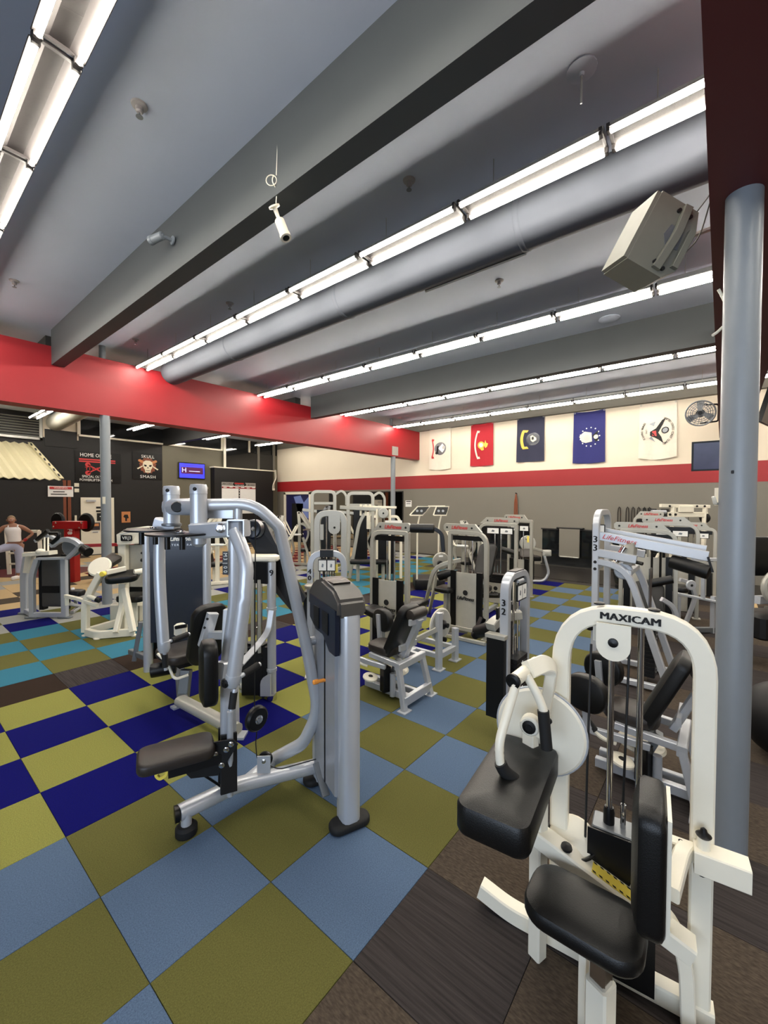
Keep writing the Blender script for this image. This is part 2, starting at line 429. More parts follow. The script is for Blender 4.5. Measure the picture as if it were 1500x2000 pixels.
def place_light(x, y, z, label):
    o = light0 if not used[0] else copy_tree(light0); used[0] = True
    o.location = (x, y, z); o['label'] = label; o['group'] = 'fluorescent strip lights'
rown = ['nearest row', 'second row', 'third row', 'fourth row', 'row above flags']
for r, x in enumerate((.76, 3.56, 6.42, 9.42, 12.12)):
    for k in range(11):
        y = 8.75 - k*1.235
        place_light(x, y, 4.79, 'strip light in the %s, %s fixture from the long red girder' % (rown[r], ORD[k]))
for r, x in enumerate((.9, 3.4, 6.3, 9.25, 11.9)):
    for k in range(2): place_light(x, 13.9-k*2.6, 4.79, 'added unseen left bay strip light behind the girder, %s row from the left, %s one' % (ORD[r], ('farther', 'nearer')[k]))  # out of view behind the girder, added to brighten the left bay
    for k in range(2):
        place_light(x, 17.1 - k*1.235, 4.79, 'twin tube strip light in the left bay, %s pair from the left, %s' % (ORD[r], ('farther one', 'nearer one')[k]))
# small ceiling things -------------------------------------------------------
b = B(); b.cyl((4.2, .1, 4.86), (4.2, 9.4, 4.86), .25, None, 28)
dt = obj('air_duct', b, 'duct'); tag(dt, 'large round grey air duct running along the ceiling behind the second light row', 'duct')
for y in (1.6, 4.1, 6.9): b = B(); b.lathe((4.2, y, 4.86), (0, 1, 0), [(.25, -.03), (.257, -.02), (.257, .02), (.25, .03)], 28); obj('joint_ring', b, 'duct', dt)
b = B().box((4.36, 2.25, 4.665), (.02, 1.25, .1), (1, 0, -.9), (0, 1, 0)); obj('slot_vent', b, 'galv', dt, False)
b = B(); b.cyl((4.2, 18.6, 4.84), (4.0, 14.2, 4.84), .28, None, 24)
tag(obj('air_duct', b, 'champagne'), 'pale round duct right of the louver in the left bay', 'duct')
for x, y1, lab in ((10.75, 9.4, 'thin dark conduit on the ceiling between the two farthest light rows'), (12.95, 9.4, 'thin dark conduit on the ceiling close to the back wall')):
    b = B().cyl((x, .1, ZC-.03), (x, y1, ZC-.03), .02, None, 8); tag(obj('ceiling_conduit', b, 'beam_paint'), lab, 'conduit')
def sprinkler(p, lab):
    t = thing('sprinkler_head', lab, 'sprinkler', (p[0], p[1], ZC))
    b = B().lathe((p[0], p[1], ZC), (0, 0, -1), [(.06, 0), (.055, .012), (.028, .02), (.028, .05), (.018, .06)], 14); obj('body', b, 'fixture_grey', t)
    b = B(); b.lathe((p[0], p[1], ZC-.085), (0, 0, -1), [(.006, -.03), (.006, 0), (.026, .004), (.026, .008)], 10); obj('deflector', b, 'silver_dark', t)
sprinkler((1.359,3.562,5.120), 'ceiling sprinkler at upper left, between the nearest light row and the dark beam')
sprinkler((1.304,7.721,5.120), 'ceiling sprinkler at far left near the red girder')
sprinkler((3.286,2.374,5.120), 'ceiling sprinkler between the large dark beam and the second light row')
sprinkler((5.533,2.451,5.120), 'ceiling sprinkler between the round duct and the third light row')
sprinkler((3.212,8.705,5.120), 'small ceiling sprinkler near the far end of the large dark beam')
sprinkler((3.548,5.973,5.120), 'small sprinkler beside the far half of the second light row')
b = B().lathe((7.810,1.514,5.120), (0, 0, -1), [(.16, 0), (.16, .01), (.1, .045), (.0, .05)], 20)
tag(obj('smoke_detector', b, 'ceiling_paint'), 'round flat disc on the ceiling between the third light row and the second dark beam', 'detector')
# canopy plate with a hanging rod
q = V((3.224,0.827,5.120))
t = thing('hanging_rod', 'ceiling plate with a thin rod hanging down to the second light row', 'hanger', q)
obj('canopy_plate', B().lathe(q, (0, 0, -1), [(.1, 0), (.1, .01), (.02, .03), (.015, .05)], 18), 'ceiling_paint', t)
obj('rod', B().cyl(q+V((0, 0, -.04)), q+V((0, 0, -.24)), .007, None, 8), 'galv', t)
# security cameras
def sec_cam(p, d, lab, cord=False, m='white_paint', mount=(0, 0, 1)):
    p = V(p); d = V(d).normalized(); mo = V(mount)
    t = thing('security_camera', lab, 'camera', p)
    obj('mount', B().lathe(p, -mo, [(.045, 0), (.045, .012), (.018, .02), (.014, .1), (.02, .105)], 14), m, t)
    e = p - mo*.11
    obj('knuckle', B().sph(e, .02), m, t)
    bd = obj('camera_body', B().lathe(e, d, [(.028, -.01), (.04, .0), (.04, .13), (.044, .135), (.044, .17), (.03, .17)], 16), m, t)
    obj('lens', B().lathe(e+d*.171, d, [(.028, 0), (.02, .004)], 12), 'black_plastic', bd)
    if cord:
        c = [p+V((0, 0, .0)), p+V((0, 0, .2))]
        b = B(); b.tube([p+V((.02, 0, .03)), p+V((.03, 0, .14)), p+R3*-.02+V((0, 0, .2)), p+V((.0, 0, .24))], .004, .03, 6)
        b.ring(p+Z3*.2+R3*-.02, F3, .042, .004, 18, 6); b.tube([p+V((0, 0, .24))+R3*.02, p+V((0, 0, .46))+R3*.03, p+V((0, 0, .56))+R3*.03], .004, .05, 6); obj('coiled_cord', b, 'white_paint', t)
    return t
sec_cam((2.065,2.821,4.411), R3*.35+F3*-.2-Z3*.9, 'white bullet camera with coiled white cord on the large dark beam', True, 'white_paint', (-.5, 0, .85))
sec_cam((2.065,4.579,4.818), (-.3, .9, -.1), 'grey bullet camera high on the side of the large dark beam', False, 'pole_grey', (1, 0, 0))
# loudspeaker hung by the near girder
def speaker():
    c = V((3.237,0.377,3.722)); t = thing('loudspeaker', 'grey wedge loudspeaker hung from the ceiling at upper right, by the red girder', 'speaker', c)
    u = (R3*.9+Z3*-.42+F3*.1).normalized(); v = (Z3*.9+R3*.42-F3*.12); v = (v-u*v.dot(u)).normalized(); n = u.cross(v).normalized()
    n = n if n.dot(F3) < 0 else -n
    P = lambda a, b_, d: c+(u*a+v*b_+n*d)*.74
    b = B(); s = [(-.22, .27), (.14, .27), (.21, .12), (.21, -.2), (.12, -.3), (-.22, -.3)]
    b.poly([P(x, y, 0) for x, y in s], n, .265); obj('cabinet', b, 'speaker_grey', t, False)
    obj('side_grille', B().poly([P(-.235, y, d) for y, d in ((.26, -.17), (.26, .17), (-.29, .17), (-.29, -.17))], u, .03), 'speaker_grey', t, False)
    obj('recess', B().poly([P(x, y, .181) for x, y in ((-.02, .09), (.11, .07), (.13, -.06), (.02, -.08), (-.04, .0))], n, .006), 'silver_dark', t, False)
    b = B().bar([P(.03, .25, .2), P(.05, .02, .215), P(.03, -.27, .2)], .05, .03, .05, n); b.bar([P(.16, .1, .2), P(.17, -.2, .2)], .04, .03, 0, n); obj('carry_handle', b, 'speaker_grey', t)
    for a, d in ((.09, .2), (-.02, .2), (.0, -.22), (.09, -.24)): obj('rivet', B().cyl(P(a, d, .18), P(a, d, .2), .012, None, 8), 'dark', t)
    b = B(); b.tube([P(.15, .05, .19), A(c, .22, .0, .14), A(c, .32, -.1, .3), A(c, .36, -.25, .55)], .004, .1, 6)
    b.tube([P(.18, -.12, .18), A(c, .3, 0, .05), A(c, .37, 0, .3), A(c, .38, -.1, .6)], .004, .1, 6); obj('speaker_cable', b, 'cable_black', t)
    obj('hanger_bracket', B().bar([P(.1, .0, -.15), A(c, .2, .15, .1), (c.x+.3, .0, c.z+.15)], .03, .02, .05), 'galv', t)
speaker()
# ================================================================ FOREGROUND LEFT: chest fly machine
def pr(r, d, z): return R3*r+F3*d+Z3*z
def gp(p): return V((p[0], p[1], 0))
def bolt(parent, p, n, r=.012, m='chrome', name='bolt'):
    obj(name, B().lathe(p, n, [(r*1.5, 0), (r*1.5, .004), (r, .006), (r*.9, .014), (.001, .016)], 10), m, parent)
def fly_machine():
    a = R3*.87+F3*.49; b_ = R3*-.49+F3*.87; a.normalize(); b_.normalize()
    U = pr(-1.03, 2.72, 0)
    t = thing('chest_fly_machine', 'large silver chest fly machine with two swinging arms, brown seat and stack tower', 'exercise machine', U)
    # base
    b = B(); b.oval([(1.156,2.552,0.135), (1.519,2.510,0.135), (1.979,2.258,0.135), A((1.979,2.258,0.135), .25, .12)], .1, .085, .05)
    obj('base_beam', b, 'silver', t)
    b = B(); b.oval([(1.563,2.481,0.135), (1.838,2.533,0.150), (1.913,2.292,0.321), (1.962,2.184,0.567), (1.886,2.215,1.018), (1.690,2.265,1.878), (1.565,2.355,2.034), (1.325,2.587,2.026)], .075, .085, [.03, .06, .12, .05, .02, .16], b_)
    obj('rear_frame', b, 'silver', t)
    k = (1.188,2.527,0.090)
    ft = obj('foot', B().lathe(gp(k)+Z3*.035, Z3, [(.032, 0), (.03, .1)], 14), 'silver', t)
    obj('rubber_foot', B().lathe(gp(k), Z3, [(.06, 0), (.064, .01), (.064, .045), (.05, .06), (.03, .06)], 18), 'rubber', ft)
    obj('end_cap', B().oval([(1.156,2.552,0.135) , A((1.156,2.552,0.135), -.022, -.014)], .098, .083), 'black_plastic', t)
    # upright with the twin slots
    b = B(); b.oval([(1.449,2.492,0.150), (1.465,2.511,0.862), (1.467,2.507,1.016), (1.501,2.467,1.373), (1.502,2.465,1.845)], .07, .1, .12, a)
    up = obj('upright', b, 'silver', t)
    for s in (-1, 1):
        b = B(); b.bar([V((1.421,2.444,0.200))+b_*s*.05-a*.005, V((1.463,2.512,0.536))+b_*s*.05-a*.005], .03, .1, 0, a); obj('slide_rail', b, 'black_satin', t)
    ft2 = V((1.468,2.507,1.727))-F3*.052
    obj('number_sticker', B().poly([ft2+R3*x+Z3*z for x, z in ((-.018, .0), (.018, .0), (.018, -.15), (-.018, -.15))], F3, .002), 'black_plastic', up, False)
    b = B()
    for i, ch in enumerate('M3|00'): b.text(ch, ft2-F3*.003+Z3*(-.022-.027*i), Z3*-1, R3, .034)
    obj('sticker_text', b, 'white_ink', up, False)
    obj('front_strip', B().tube([V((1.451,2.496,0.150))-b_*.07, V((1.453,2.493,0.701))-b_*.07], .02, 0, 10), 'silver', t)
    # seat
    sc = (1.164,2.595,0.517); sc = V(sc)-Z3*.028
    u = (-a+Z3*.05).normalized()
    obj('seat_pad', B().pad(sc, b_*-1, a*-1,   .25, .43, .074, .06, .014), 'brown_vinyl', t)
    b = B(); c0 = V((1.355,2.455,0.481)); b.poly([A(c0, x, 0, z) for x, z in ((-.24, .0), (.02, .05), (.1, .06), (.13, .03), (.05, -.1), (.0, -.17), (-.17, -.19), (-.22, -.14), (-.26, -.05))], (F3*1+R3*-.3), .012); sp = obj('seat_plate', b, 'black_satin', t, False)
    for x, z in ((.06, .0), (.09, .035), (-.01, -.03), (.03, -.1)): bolt(sp, A(c0, x, -.01, z), -F3+R3*.3)
    obj('seat_bracket', B().box(sc+a*.1-Z3*.07, (.3, .16, .06), a, b_), 'black_satin', t, False)
    obj('gas_spring', B().tube([(1.303,2.519,0.306), (1.413,2.479,0.182)], .008), 'black_plastic', t)
    e = V((1.092,2.621,0.395)); b = B(); b.bar([A(e, .07, .03, .04), A(e, .03, 0, .02), A(e, .02, 0, -.02), A(e, -.02, 0, -.045), A(e, -.045, 0, -.02), A(e, -.02, 0, .01)], .018, .014, .015, F3); obj('adjust_lever', b, 'yellow', t)
    # back pad and bracket
    pc = V((1.313,2.476,0.978))
    obj('back_pad', B().pad(pc, b_*-1, Z3, .2, .4, .09, .07, .012), 'black_vinyl', t)
    obj('pad_bracket', B().bar([pc+a*.05, V((1.454,2.492,0.956))], .09, .1, 0), 'silver', t)
    # overhead pivots
    Lp, Rp = V((1.271,2.876,2.010)), V((1.287,2.539,2.014))
    b = B(); b.oval([Lp+(Lp-Rp)*.1, Rp], .1, .11); obj('pivot_beam', b, 'silver', t)
    obj('bumper', B().lathe(V((1.232,2.702,2.013)), -F3+R3*.35, [(.035, -.03), (.035, .03), (.03, .04)], 14), 'black_plastic', t)
    for p in (Lp, Rp):
        h = obj('pivot_sleeve', B().lathe(p-Z3*.11, Z3, [(.05, 0), (.05, .19), (.052, .192), (.052, .235), (.046, .25), (.01, .253)], 22), 'silver', t)
        obj('collar', B().lathe(p-Z3*.13, Z3, [(.05, 0), (.062, .004), (.062, .018), (.05, .022)], 22), 'silver_dark', h)
        bolt(h, p+Z3*.11-F3*.05, -F3, .008, 'black_plastic')
    obj('crossbar_plate', B().box(V((1.443,2.537,1.976)), (.19, .012, .085), R3, Z3*1), 'silver', t, False) if False else obj('crossbar_plate', B().poly([A((1.376,2.620,2.012), x, 0, z) for x, z in ((0, .0), (.18, .0), (.18, -.075), (0, -.075))], F3, .02), 'silver', t, False)
    obj('link_post', B().cyl((1.487,2.420,2.020), (1.487,2.420,1.914), .026), 'silver', t)
    # arm carriers (rectangular tubes, horizontal) and cams
    rc = B(); rc.bar([Rp-Z3*.15-a*.02, V((1.367,2.156,1.892))], .095, .095, 0, Z3, .25); ra = obj('arm_carrier', rc, 'silver', t)
    e = V((1.333,2.181,1.895)); b = B()
    b.bar([A(e, -.045, 0, .045), A(e, .047, 0, .045), A(e, .047, 0, -.045), A(e, -.045, 0, -.045), A(e, -.045, 0, .045)], .008, .06, 0, F3); obj('open_end_frame', b, 'silver', ra, False)
    bolt(ra, V((1.293,2.278,1.893))-F3*.02, -F3, .02)
    lc = B(); lc.bar([Lp-Z3*.15+a*.03, V((1.216,2.976,1.899))], .085, .085, 0, Z3, .25); la = obj('arm_carrier', lc, 'silver', t)
    for p, q, s in ((Lp, -Z3*.152, .17), (Rp, -Z3*.165, .19)):
        c = p+q-R3*.09-F3*.06
        cm_ = obj('cam_plate', B().lathe(c, Z3, [(s-.01, -.006), (s, -.002), (s, .006), (s-.02, .008), (s-.05, .004)], 30), 'black_plastic', t)
        bolt(cm_, c+Z3*.008, Z3, .022)
        for dx in (-.05, .04): obj('cam_peg', B().cyl(c+R3*dx-F3*.05, c+R3*dx-F3*.05-Z3*.09, .016), 'black_plastic', cm_)
    obj('lower_pin', B().lathe(Rp-Z3*.19, -Z3, [(.045, 0), (.045, .04), (.02, .06)], 16), 'silver', t)
    # swinging arms
    b = B(); b.tube([(1.324,2.193,1.880), (1.330,2.074,1.706), (1.309,2.068,1.530), (1.257,2.101,1.069)], .04, [.14, .14], 16)
    ar = obj('swing_arm', b, 'silver', t)
    obj('arm_end', B().lathe(V((1.257,2.101,1.074)), V((1.257,2.101,1.069))-V((1.262,2.094,1.132)), [(.042, -.01), (.043, 0), (.043, .03), (.03, .06), (.015, .065)], 16), 'silver', ar)
    bolt(ar, V((1.240,2.121,1.043))-F3*.03-R3*.01, -F3-R3*.4, .016, 'black_plastic')
    gr = obj('handle', B().cyl((1.256,2.085,1.007), (1.232,2.083,0.893), .014), 'silver', ar); obj('grip', B().cyl((1.253,2.090,0.987), (1.235,2.083,0.903), .02), 'rubber', gr)
    gr = obj('handle', B().cyl((1.278,2.074,1.069), (1.421,2.089,1.094), .013), 'silver', ar); obj('grip', B().cyl((1.307,2.079,1.073), (1.408,2.089,1.092), .02), 'rubber', gr)
    b = B(); b.tube([(1.238,2.981,1.887), (1.229,2.975,1.625), (1.228,2.961,1.417), (1.232,2.924,1.044)], .037, .2, 16)
    ar = obj('swing_arm', b, 'silver', t)
    obj('arm_end', B().lathe(V((1.233,2.923,1.089)), -Z3, [(.038, -.01), (.039, 0), (.039, .04), (.028, .065), (.014, .07)], 16), 'silver', ar)
    gr = obj('handle', B().cyl((1.234,2.921,1.030), (1.240,2.914,0.900), .012), 'silver', ar); obj('grip', B().cyl((1.236,2.919,1.009), (1.238,2.916,0.921), .019), 'rubber', gr)
    gr = obj('handle', B().cyl((1.244,2.910,1.089), (1.414,2.937,1.101), .012), 'silver', ar); obj('grip', B().cyl((1.281,2.911,1.093), (1.400,2.939,1.101), .019), 'rubber', gr)
    # stack tower
    p0 = pr(-.222, 2.6, 0); p1 = p0+b_*.46
    obj('tower_foot', B().pad(p0+Z3*.025-b_*.02, a, b_, .27, .13, .05, .06, .004), 'rubber', t)
    obj('tower_foot', B().pad(p1+Z3*.025+b_*.02, a, b_, .27, .13, .05, .06, .004), 'rubber', t)
    b = B(); b.oval([p0+Z3*.04, p0+Z3*1.33, p0+Z3*1.385+b_*.012, p0+Z3*1.4+b_*.05], .125, .145, 0, b_, 14, .55); obj('tower_column', b, 'silver', t)
    b = B(); b.oval([p1+Z3*.04, p1+Z3*1.36], .125, .145, 0, b_, 14, .55); obj('tower_column', b, 'silver', t)
    obj('tower_shroud', B().box((p0+p1)/2+Z3*.73-a*.015, (.3, .42, 1.26), a*.45, b_, .02), 'clear_grey', t, False) if False else obj('tower_shroud', B().box((p0+p1)/2+Z3*.76-a*.005, (.14, .4, 1.2), a, b_, .015), 'clear_grey', t)
    obj('shroud_seam', B().box((p0+p1)/2+Z3*.76-a*.077-b_*.02, (.006, .012, 1.18), a, b_), 'black_plastic', t, False)
    b = B(); cc = (p0+p1)/2
    prof = [(-.3, 1.33), (-.29, 1.44), (-.2, 1.5), (.0, 1.535), (.16, 1.5), (.25, 1.42), (.265, 1.3), (.2, 1.34), (-.22, 1.36)]
    b.poly([cc+b_*x+Z3*z for x, z in prof], a, .19); bmesh.ops.bevel(b.bm, geom=[e for e in b.bm.edges], offset=.018, segments=2, affect='EDGES'); obj('tower_cap', b, 'gunmetal', t)
    b = B(); b.poly([cc+b_*x+a*y+Z3*(1.534-abs(x)*.12) for x, y in ((-.13, -.06), (-.13, .06), (.06, .075), (.09, .0), (.06, -.075))], Z3, .012); obj('phone_tray', b, 'black_plastic', t, False)
    b = B(); b.poly([cc+b_*x-a*.088+Z3*z for x, z in ((-.26, 1.38), (.2, 1.4), (.2, 1.24), (.08, 1.18), (-.05, 1.18), (-.16, 1.1), (-.26, 1.1))], a, .03); dp = obj('console_panel', b, 'navy_plastic', t, False)
    for x in (-.1, .06): obj('console_window', B().poly([cc+b_*(x+dx)-a*.105+Z3*z for dx, z in ((-.05, 1.2), (.05, 1.21), (.05, 1.34), (-.05, 1.34))], a, .006), 'black_plastic', dp, False)
    obj('weight_pin', B().lathe(cc-a*.07-b_*.02+Z3*.86, -a, [(.012, 0), (.012, .05), (.016, .055), (.016, .085), (.01, .09)], 12), 'orange', t)
    b = B(); b.bar([(1.919,2.158,0.232), (1.872,2.009,0.090)], .05, .02, 0); obj('tower_strut', b, 'silver_dark', t)
    obj('link_tube', B().tube([(1.863,2.242,1.068), (2.003,2.213,1.067)], .03), 'silver', t)
    # hanging pulley and cable
    obj('cable', B().tube([(1.581,2.368,1.980), (1.619,2.447,0.652)], .004, 0, 6), 'cable_black', t)
    pc = V((1.628,2.437,0.570)); b = B().disc(pc, R3*.8-F3*.6, .085, .05, 24); pl = obj('pulley', b, 'black_plastic', t); bolt(pl, pc+(R3*.8-F3*.6)*.025, R3*.8-F3*.6, .02)
    b = B(); b.tube([pc-Z3*.08, A(pc, 0, 0, -.12), (1.635,2.460,0.392), V((1.653,2.470,0.255)), (1.749,2.352,0.190), (1.957,2.190,0.229)], .004, .04, 6); obj('cable', b, 'cable_black', t)
    q = V((1.680,2.420,0.261))
    obj('pulley', B().disc(q+F3*.02, F3, .05, .03, 20), 'black_plastic', t)
    hb = obj('pulley_bracket', B().poly([A(q, x, -.02, z) for x, z in ((-.045, .04), (.045, .045), (.045, -.075), (-.045, -.075))], F3, .008), 'silver', t, False); bolt(hb, A(q, 0, -.025, .01), -F3, .01)
    obj('motor_disc', B().disc(V((1.653,2.501,1.860)), -F3, .065, .1, 26), 'navy_plastic', t)
    bolt(t, V((1.618,2.449,1.864)), -F3, .01)
    return t
fly_machine()
# ================================================================ FOREGROUND RIGHT: white arm curl machine
def curl_machine():
    S = (R3*.84+F3*-.54).normalized(); Mv = (R3*.54+F3*.84).normalized(); O = pr(1.25, 1.6, 0)
    q = lambda s, m, z: O+S*s+Mv*m+Z3*z
    t = thing('arm_curl_machine', 'cream white arm curl machine with black pads, chrome rods and a big round cam', 'exercise machine', O)
    # arch (flat side faces the camera)
    b = B(); b.bar([q(0, 0, 0), q(0, 0, 1.57), q(-.52, 0, 1.57), q(-.52, 0, 0)], .055, .088, [.2, .24], S, .25, 8) if False else b.bar([q(0, 0, 0), q(0, 0, 1.57), q(-.52, 0, 1.57), q(-.52, 0, 0)], .075, .055, [.2, .24], Mv, .25, 8)
    ar = obj('arch_frame', b, 'white_paint', t)
    b = B()
    for dx in (-.0025, 0, .0025): b.text('MAXICAM', q(-.255+dx, -.031-abs(dx)*.05, 1.565), S, Z3, .042, .001, 'CENTER', 1.12, .0, 1.04)
    obj('brand_lettering', b, 'ink', ar, False)
    for s in (-.37, -.17): obj('bolt_head', B().lathe(q(s, 0, 1.607), Z3, [(.022, 0), (.022, .006), (.012, .01)], 12), 'black_plastic', ar)
    for z, s in ((1.18, -.52), (.67, 0)): obj('bolt_head', B().lathe(q(s, -.028, z-.05), -Mv, [(.016, 0), (.014, .01), (.001, .014)], 10), 'black_plastic', ar)
    # floor tube with upturned tip
    b = B(); b.bar([q(.05, 0, .04), q(-.62, 0, .04), q(-.74, 0, .04), q(-.89, 0, .08)], .07, .08, .12, Z3, .2); obj('floor_tube', b, 'white_paint', t)
    b = B(); b.bar([q(-.31, .0, .05), q(-.31, .45, .05)], .06, .06); obj('rear_floor_tube', b, 'white_paint', t)
    b = B(); b.bar([q(-.33, -.05, .05), q(-.33, -.62, .05)], .07, .08); obj('front_floor_tube', b, 'white_paint', t)
    # arm pad post
    b = B(); b.bar([q(-.59, -.1, 0), q(-.59, -.1, .84)], .06, .06); b.bar([q(-.59, -.07, .81), q(-.65, -.34, .81)], .06, .05, 0); obj('pad_post', b, 'white_paint', t)
    b = B(); b.bar([q(-.6, -.11, .565), q(-.03, -.11, .365)], .09, .07, 0, Z3); bs = obj('base_beam', b, 'white_paint', t)
    zt = lambda x: .556-(x+.57)*.351+.0385
    b = B().poly([q(x, y, zt(x)) for x, y in ((-.37, -.14), (-.1, -.14), (-.1, -.085), (-.37, -.085))], Z3, .003); obj('warning_sticker', b, 'yellow', bs, False)
    b = B()
    for i in range(11):
        for y in (-.139, -.092):
            x = -.365+i*.0245
            b.poly([q(x+dx, y+dy, zt(x+dx)+.003) for dx, dy in ((0, 0), (.012, 0), (.008, .007), (-.004, .007))], Z3, .001)
    o = obj('hazard_dashes', b, 'ink', bs, False); o['kind'] = 'stuff'
    obj('bolt_head', B().lathe(q(-.47, -.12, .563), Z3-Mv*.2, [(.024, 0), (.022, .01), (.001, .016)], 12), 'black_plastic', bs)
    b = B(); b.bar([q(-.24, -.06, .47), q(-.1, -.06, .42), q(-.045, -.06, .27), q(-.035, -.06, .03)], .05, .05, .1, Mv); obj('curved_brace', b, 'white_paint', t)
    pl = obj('low_pulley', B().disc(q(-.46, -.03, .55), Mv*-.5+Z3, .1, .03, 26), 'white_paint', t); obj('pulley_rim', B().ring(q(-.46, -.03, .555), Mv*-.3+Z3, .1, .007, 26), 'black_plastic', pl)
    # guide rods, stack, cable
    for k, (s, z0) in enumerate(((-.32, .68), (-.213, .655))):
        obj('guide_rod', B().cyl(q(s, .0, .08), q(s, 0, 1.55), .0125, None, 12), 'chrome', t)
        obj('rod_bushing', B().lathe(q(s, 0, z0), Z3, [(.022, -.04), (.022, .03), (.018, .05)], 12), 'black_plastic', t)
    for i in range(13): obj('weight_plate', B().box(q(-.265, .0, .115+i*.0405), (.22, .13, .037), S, Mv, .004), 'black_satin', t, False)
    obj('stack_cover', B().box(q(-.27, -.072, .36), (.25, .006, .6), S, Mv), 'black_plastic', t, False)
    obj('stack_head', B().box(q(-.265, 0, .645), (.235, .11, .03), S, Mv, .006), 'silver_dark', t, False)
    b = B(); b.cyl(q(-.267, 0, .66), q(-.267, 0, .76), .011); b.ring(q(-.267, 0, .72), S, .015, .005, 12, 6); obj('cable_clevis', b, 'chrome', t)
    b = B(); b.poly([q(-.312+x, -.05, z) for x, z in [(-.064, 1.54), (.064, 1.54)]+[(.064*math.cos(a_), 1.45-.064*math.sin(a_)) for a_ in [i*math.pi/10 for i in range(11)]]], Mv, .012)
    b.poly([q(-.325+x, .02, z) for x, z in [(-.07, 1.53), (.07, 1.53), (.07, 1.44), (-.07, 1.44)]], Mv, .012); hs = obj('pulley_housing', b, 'white_paint', t, False)
    obj('axle_cap', B().lathe(q(-.312, -.056, 1.463), -Mv, [(.02, 0), (.018, .006), (.001, .01)], 14), 'black_plastic', hs)
    obj('pulley', B().disc(q(-.312, -.015, 1.463), Mv, .06, .03, 24), 'black_plastic', t)
    obj('cable', B().tube([q(-.268, 0, .76), q(-.255, -.01, 1.42)], .005, 0, 6), 'cable_black', t)
    obj('cable', B().tube([q(-.398, -.012, 1.43), q(-.405, -.02, .95), q(-.41, -.02, .5), q(-.37, .04, .42)], .005, .06, 6), 'cable_black', t)
    obj('cable', B().tube([q(-.47, .05, .98), q(-.5, .05, .75), q(-.53, -.02, .5)], .005, .06, 6), 'cable_black', t)
    # cam, lever and handle
    cc = q(-.6, -.045, 1.0)
    cm_ = obj('cam_disc', B().disc(cc, Mv, .195, .03, 44, .05), 'white_paint', t)
    obj('cam_rim', B().ring(cc, Mv, .197, .006, 44, 6), 'silver', cm_)
    b = B(); b.bar([q(-.59, -.075, 1.0), q(-.56, -.075, 1.2), q(-.545, -.08, 1.315), q(-.575, -.12, 1.34), q(-.62, -.2, 1.33)], .075, .045, .05, S*.8+Z3*.5); obj('lever_arm', b, 'white_paint', t)
    b = B(); b.tube([(1.879,0.637,1.326), (1.658,0.655,1.311)], .027, 0, 16); hb = obj('handle_sleeve', b, 'white_paint', t)
    obj('end_cap', B().lathe((1.658,0.655,1.311), V((1.658,0.655,1.311))-V((1.879,0.637,1.326)), [(.03, -.005), (.031, .008), (.018, .012), (.017, .009), (.001, .009)], 18), 'black_plastic', hb)
    b = B(); b.tube([(1.680,0.644,1.324), (1.613,0.663,1.187), (1.564,0.676,1.084), (1.559,0.666,0.995), (1.578,0.642,0.971)], .018, [.04, .05, .03], 12); hl = obj('handle', b, 'white_paint', hb)
    obj('grip', B().tube([(1.559,0.666,1.012), (1.568,0.655,0.979), (1.619,0.608,0.920)], .025, .02, 12), 'rubber', hl)
    b = B(); b.tube([(1.741,0.632,1.316), (1.750,0.574,1.220), (1.750,0.558,1.167)], .018, .05, 12); hr = obj('handle', b, 'white_paint', hb)
    obj('grip', B().cyl((1.747,0.562,1.182), (1.747,0.546,1.028), .024, None, 14), 'rubber', hr)
    b = B(); b.bar([q(-.63, -.1, .86), q(-.63, -.1, 1.06)], .045, .06); pv = obj('pivot_post', b, 'white_paint', t)
    obj('pivot_boss', B().disc((1.784,0.627,1.086), Mv, .042, .05, 20), 'white_paint', pv)
    obj('pivot_bolt', B().lathe(V((1.784,0.627,1.086))-Mv*.027, -Mv, [(.028, 0), (.028, .004), (.014, .006), (.014, .01), (.001, .01)], 16), 'black_plastic', pv)
    obj('bolt_head', B().lathe((1.824,0.562,1.107), -Mv, [(.014, 0), (.012, .008), (.001, .01)], 10), 'black_plastic', pv)
    # pads
    pd = obj('arm_pad', B().pad(q(-.65, -.325, .885), S, Mv, .27, .58, .12, .05, .012, 1.0, 6), 'black_vinyl', t)
    obj('pad_seam', B().tube([q(-.65+.112*a_, -.325+b_*.268, .935) for a_, b_ in ((-1, -1), (1, -1))], .004, 0, 6), 'black_plastic', pd)
    sc = (1.645,0.373,0.550)
    S2 = (R3*.79+F3*-.61).normalized(); M2 = (R3*.61+F3*.79).normalized()
    st = obj('seat_pad', B().pad(V(sc)-Z3*.037, S2, M2, .4, .27, .07, .09, .008, 1.0, 6), 'black_vinyl', t)
    g = gp(sc)
    obj('seat_post', B().bar([g+S*.06+Z3*.25, g+S*.06+Z3*.49], .06, .06), 'chrome', t)
    obj('seat_sleeve', B().bar([g+S*.06+Z3*.0, g+S*.06+Z3*.3], .08, .08), 'white_paint', t)
    obj('sleeve_edge', B().bar([g+S*.0+Mv*.06+Z3*.0, g+S*.0+Mv*.06+Z3*.42], .04, .03), 'white_paint', t)
    b = B(); b.bar([g+S*.1+Z3*.06, g+S*.5+Z3*.06+Mv*.1], .1, .08); obj('front_base_beam', b, 'white_paint', t)
    pc = q(-.17, -.33, .83)
    obj('back_pad', B().pad(pc, -Mv, Z3, .27, .44, .085, .06, .014, 1.0, 6), 'black_vinyl', t)
    obj('pad_board', B().poly([pc+S*.05+Mv*x+Z3*z for x, z in ((-.1, -.2), (-.1, .2), (.1, .2), (.1, -.2))], S, .012), 'white_paint', t, False)
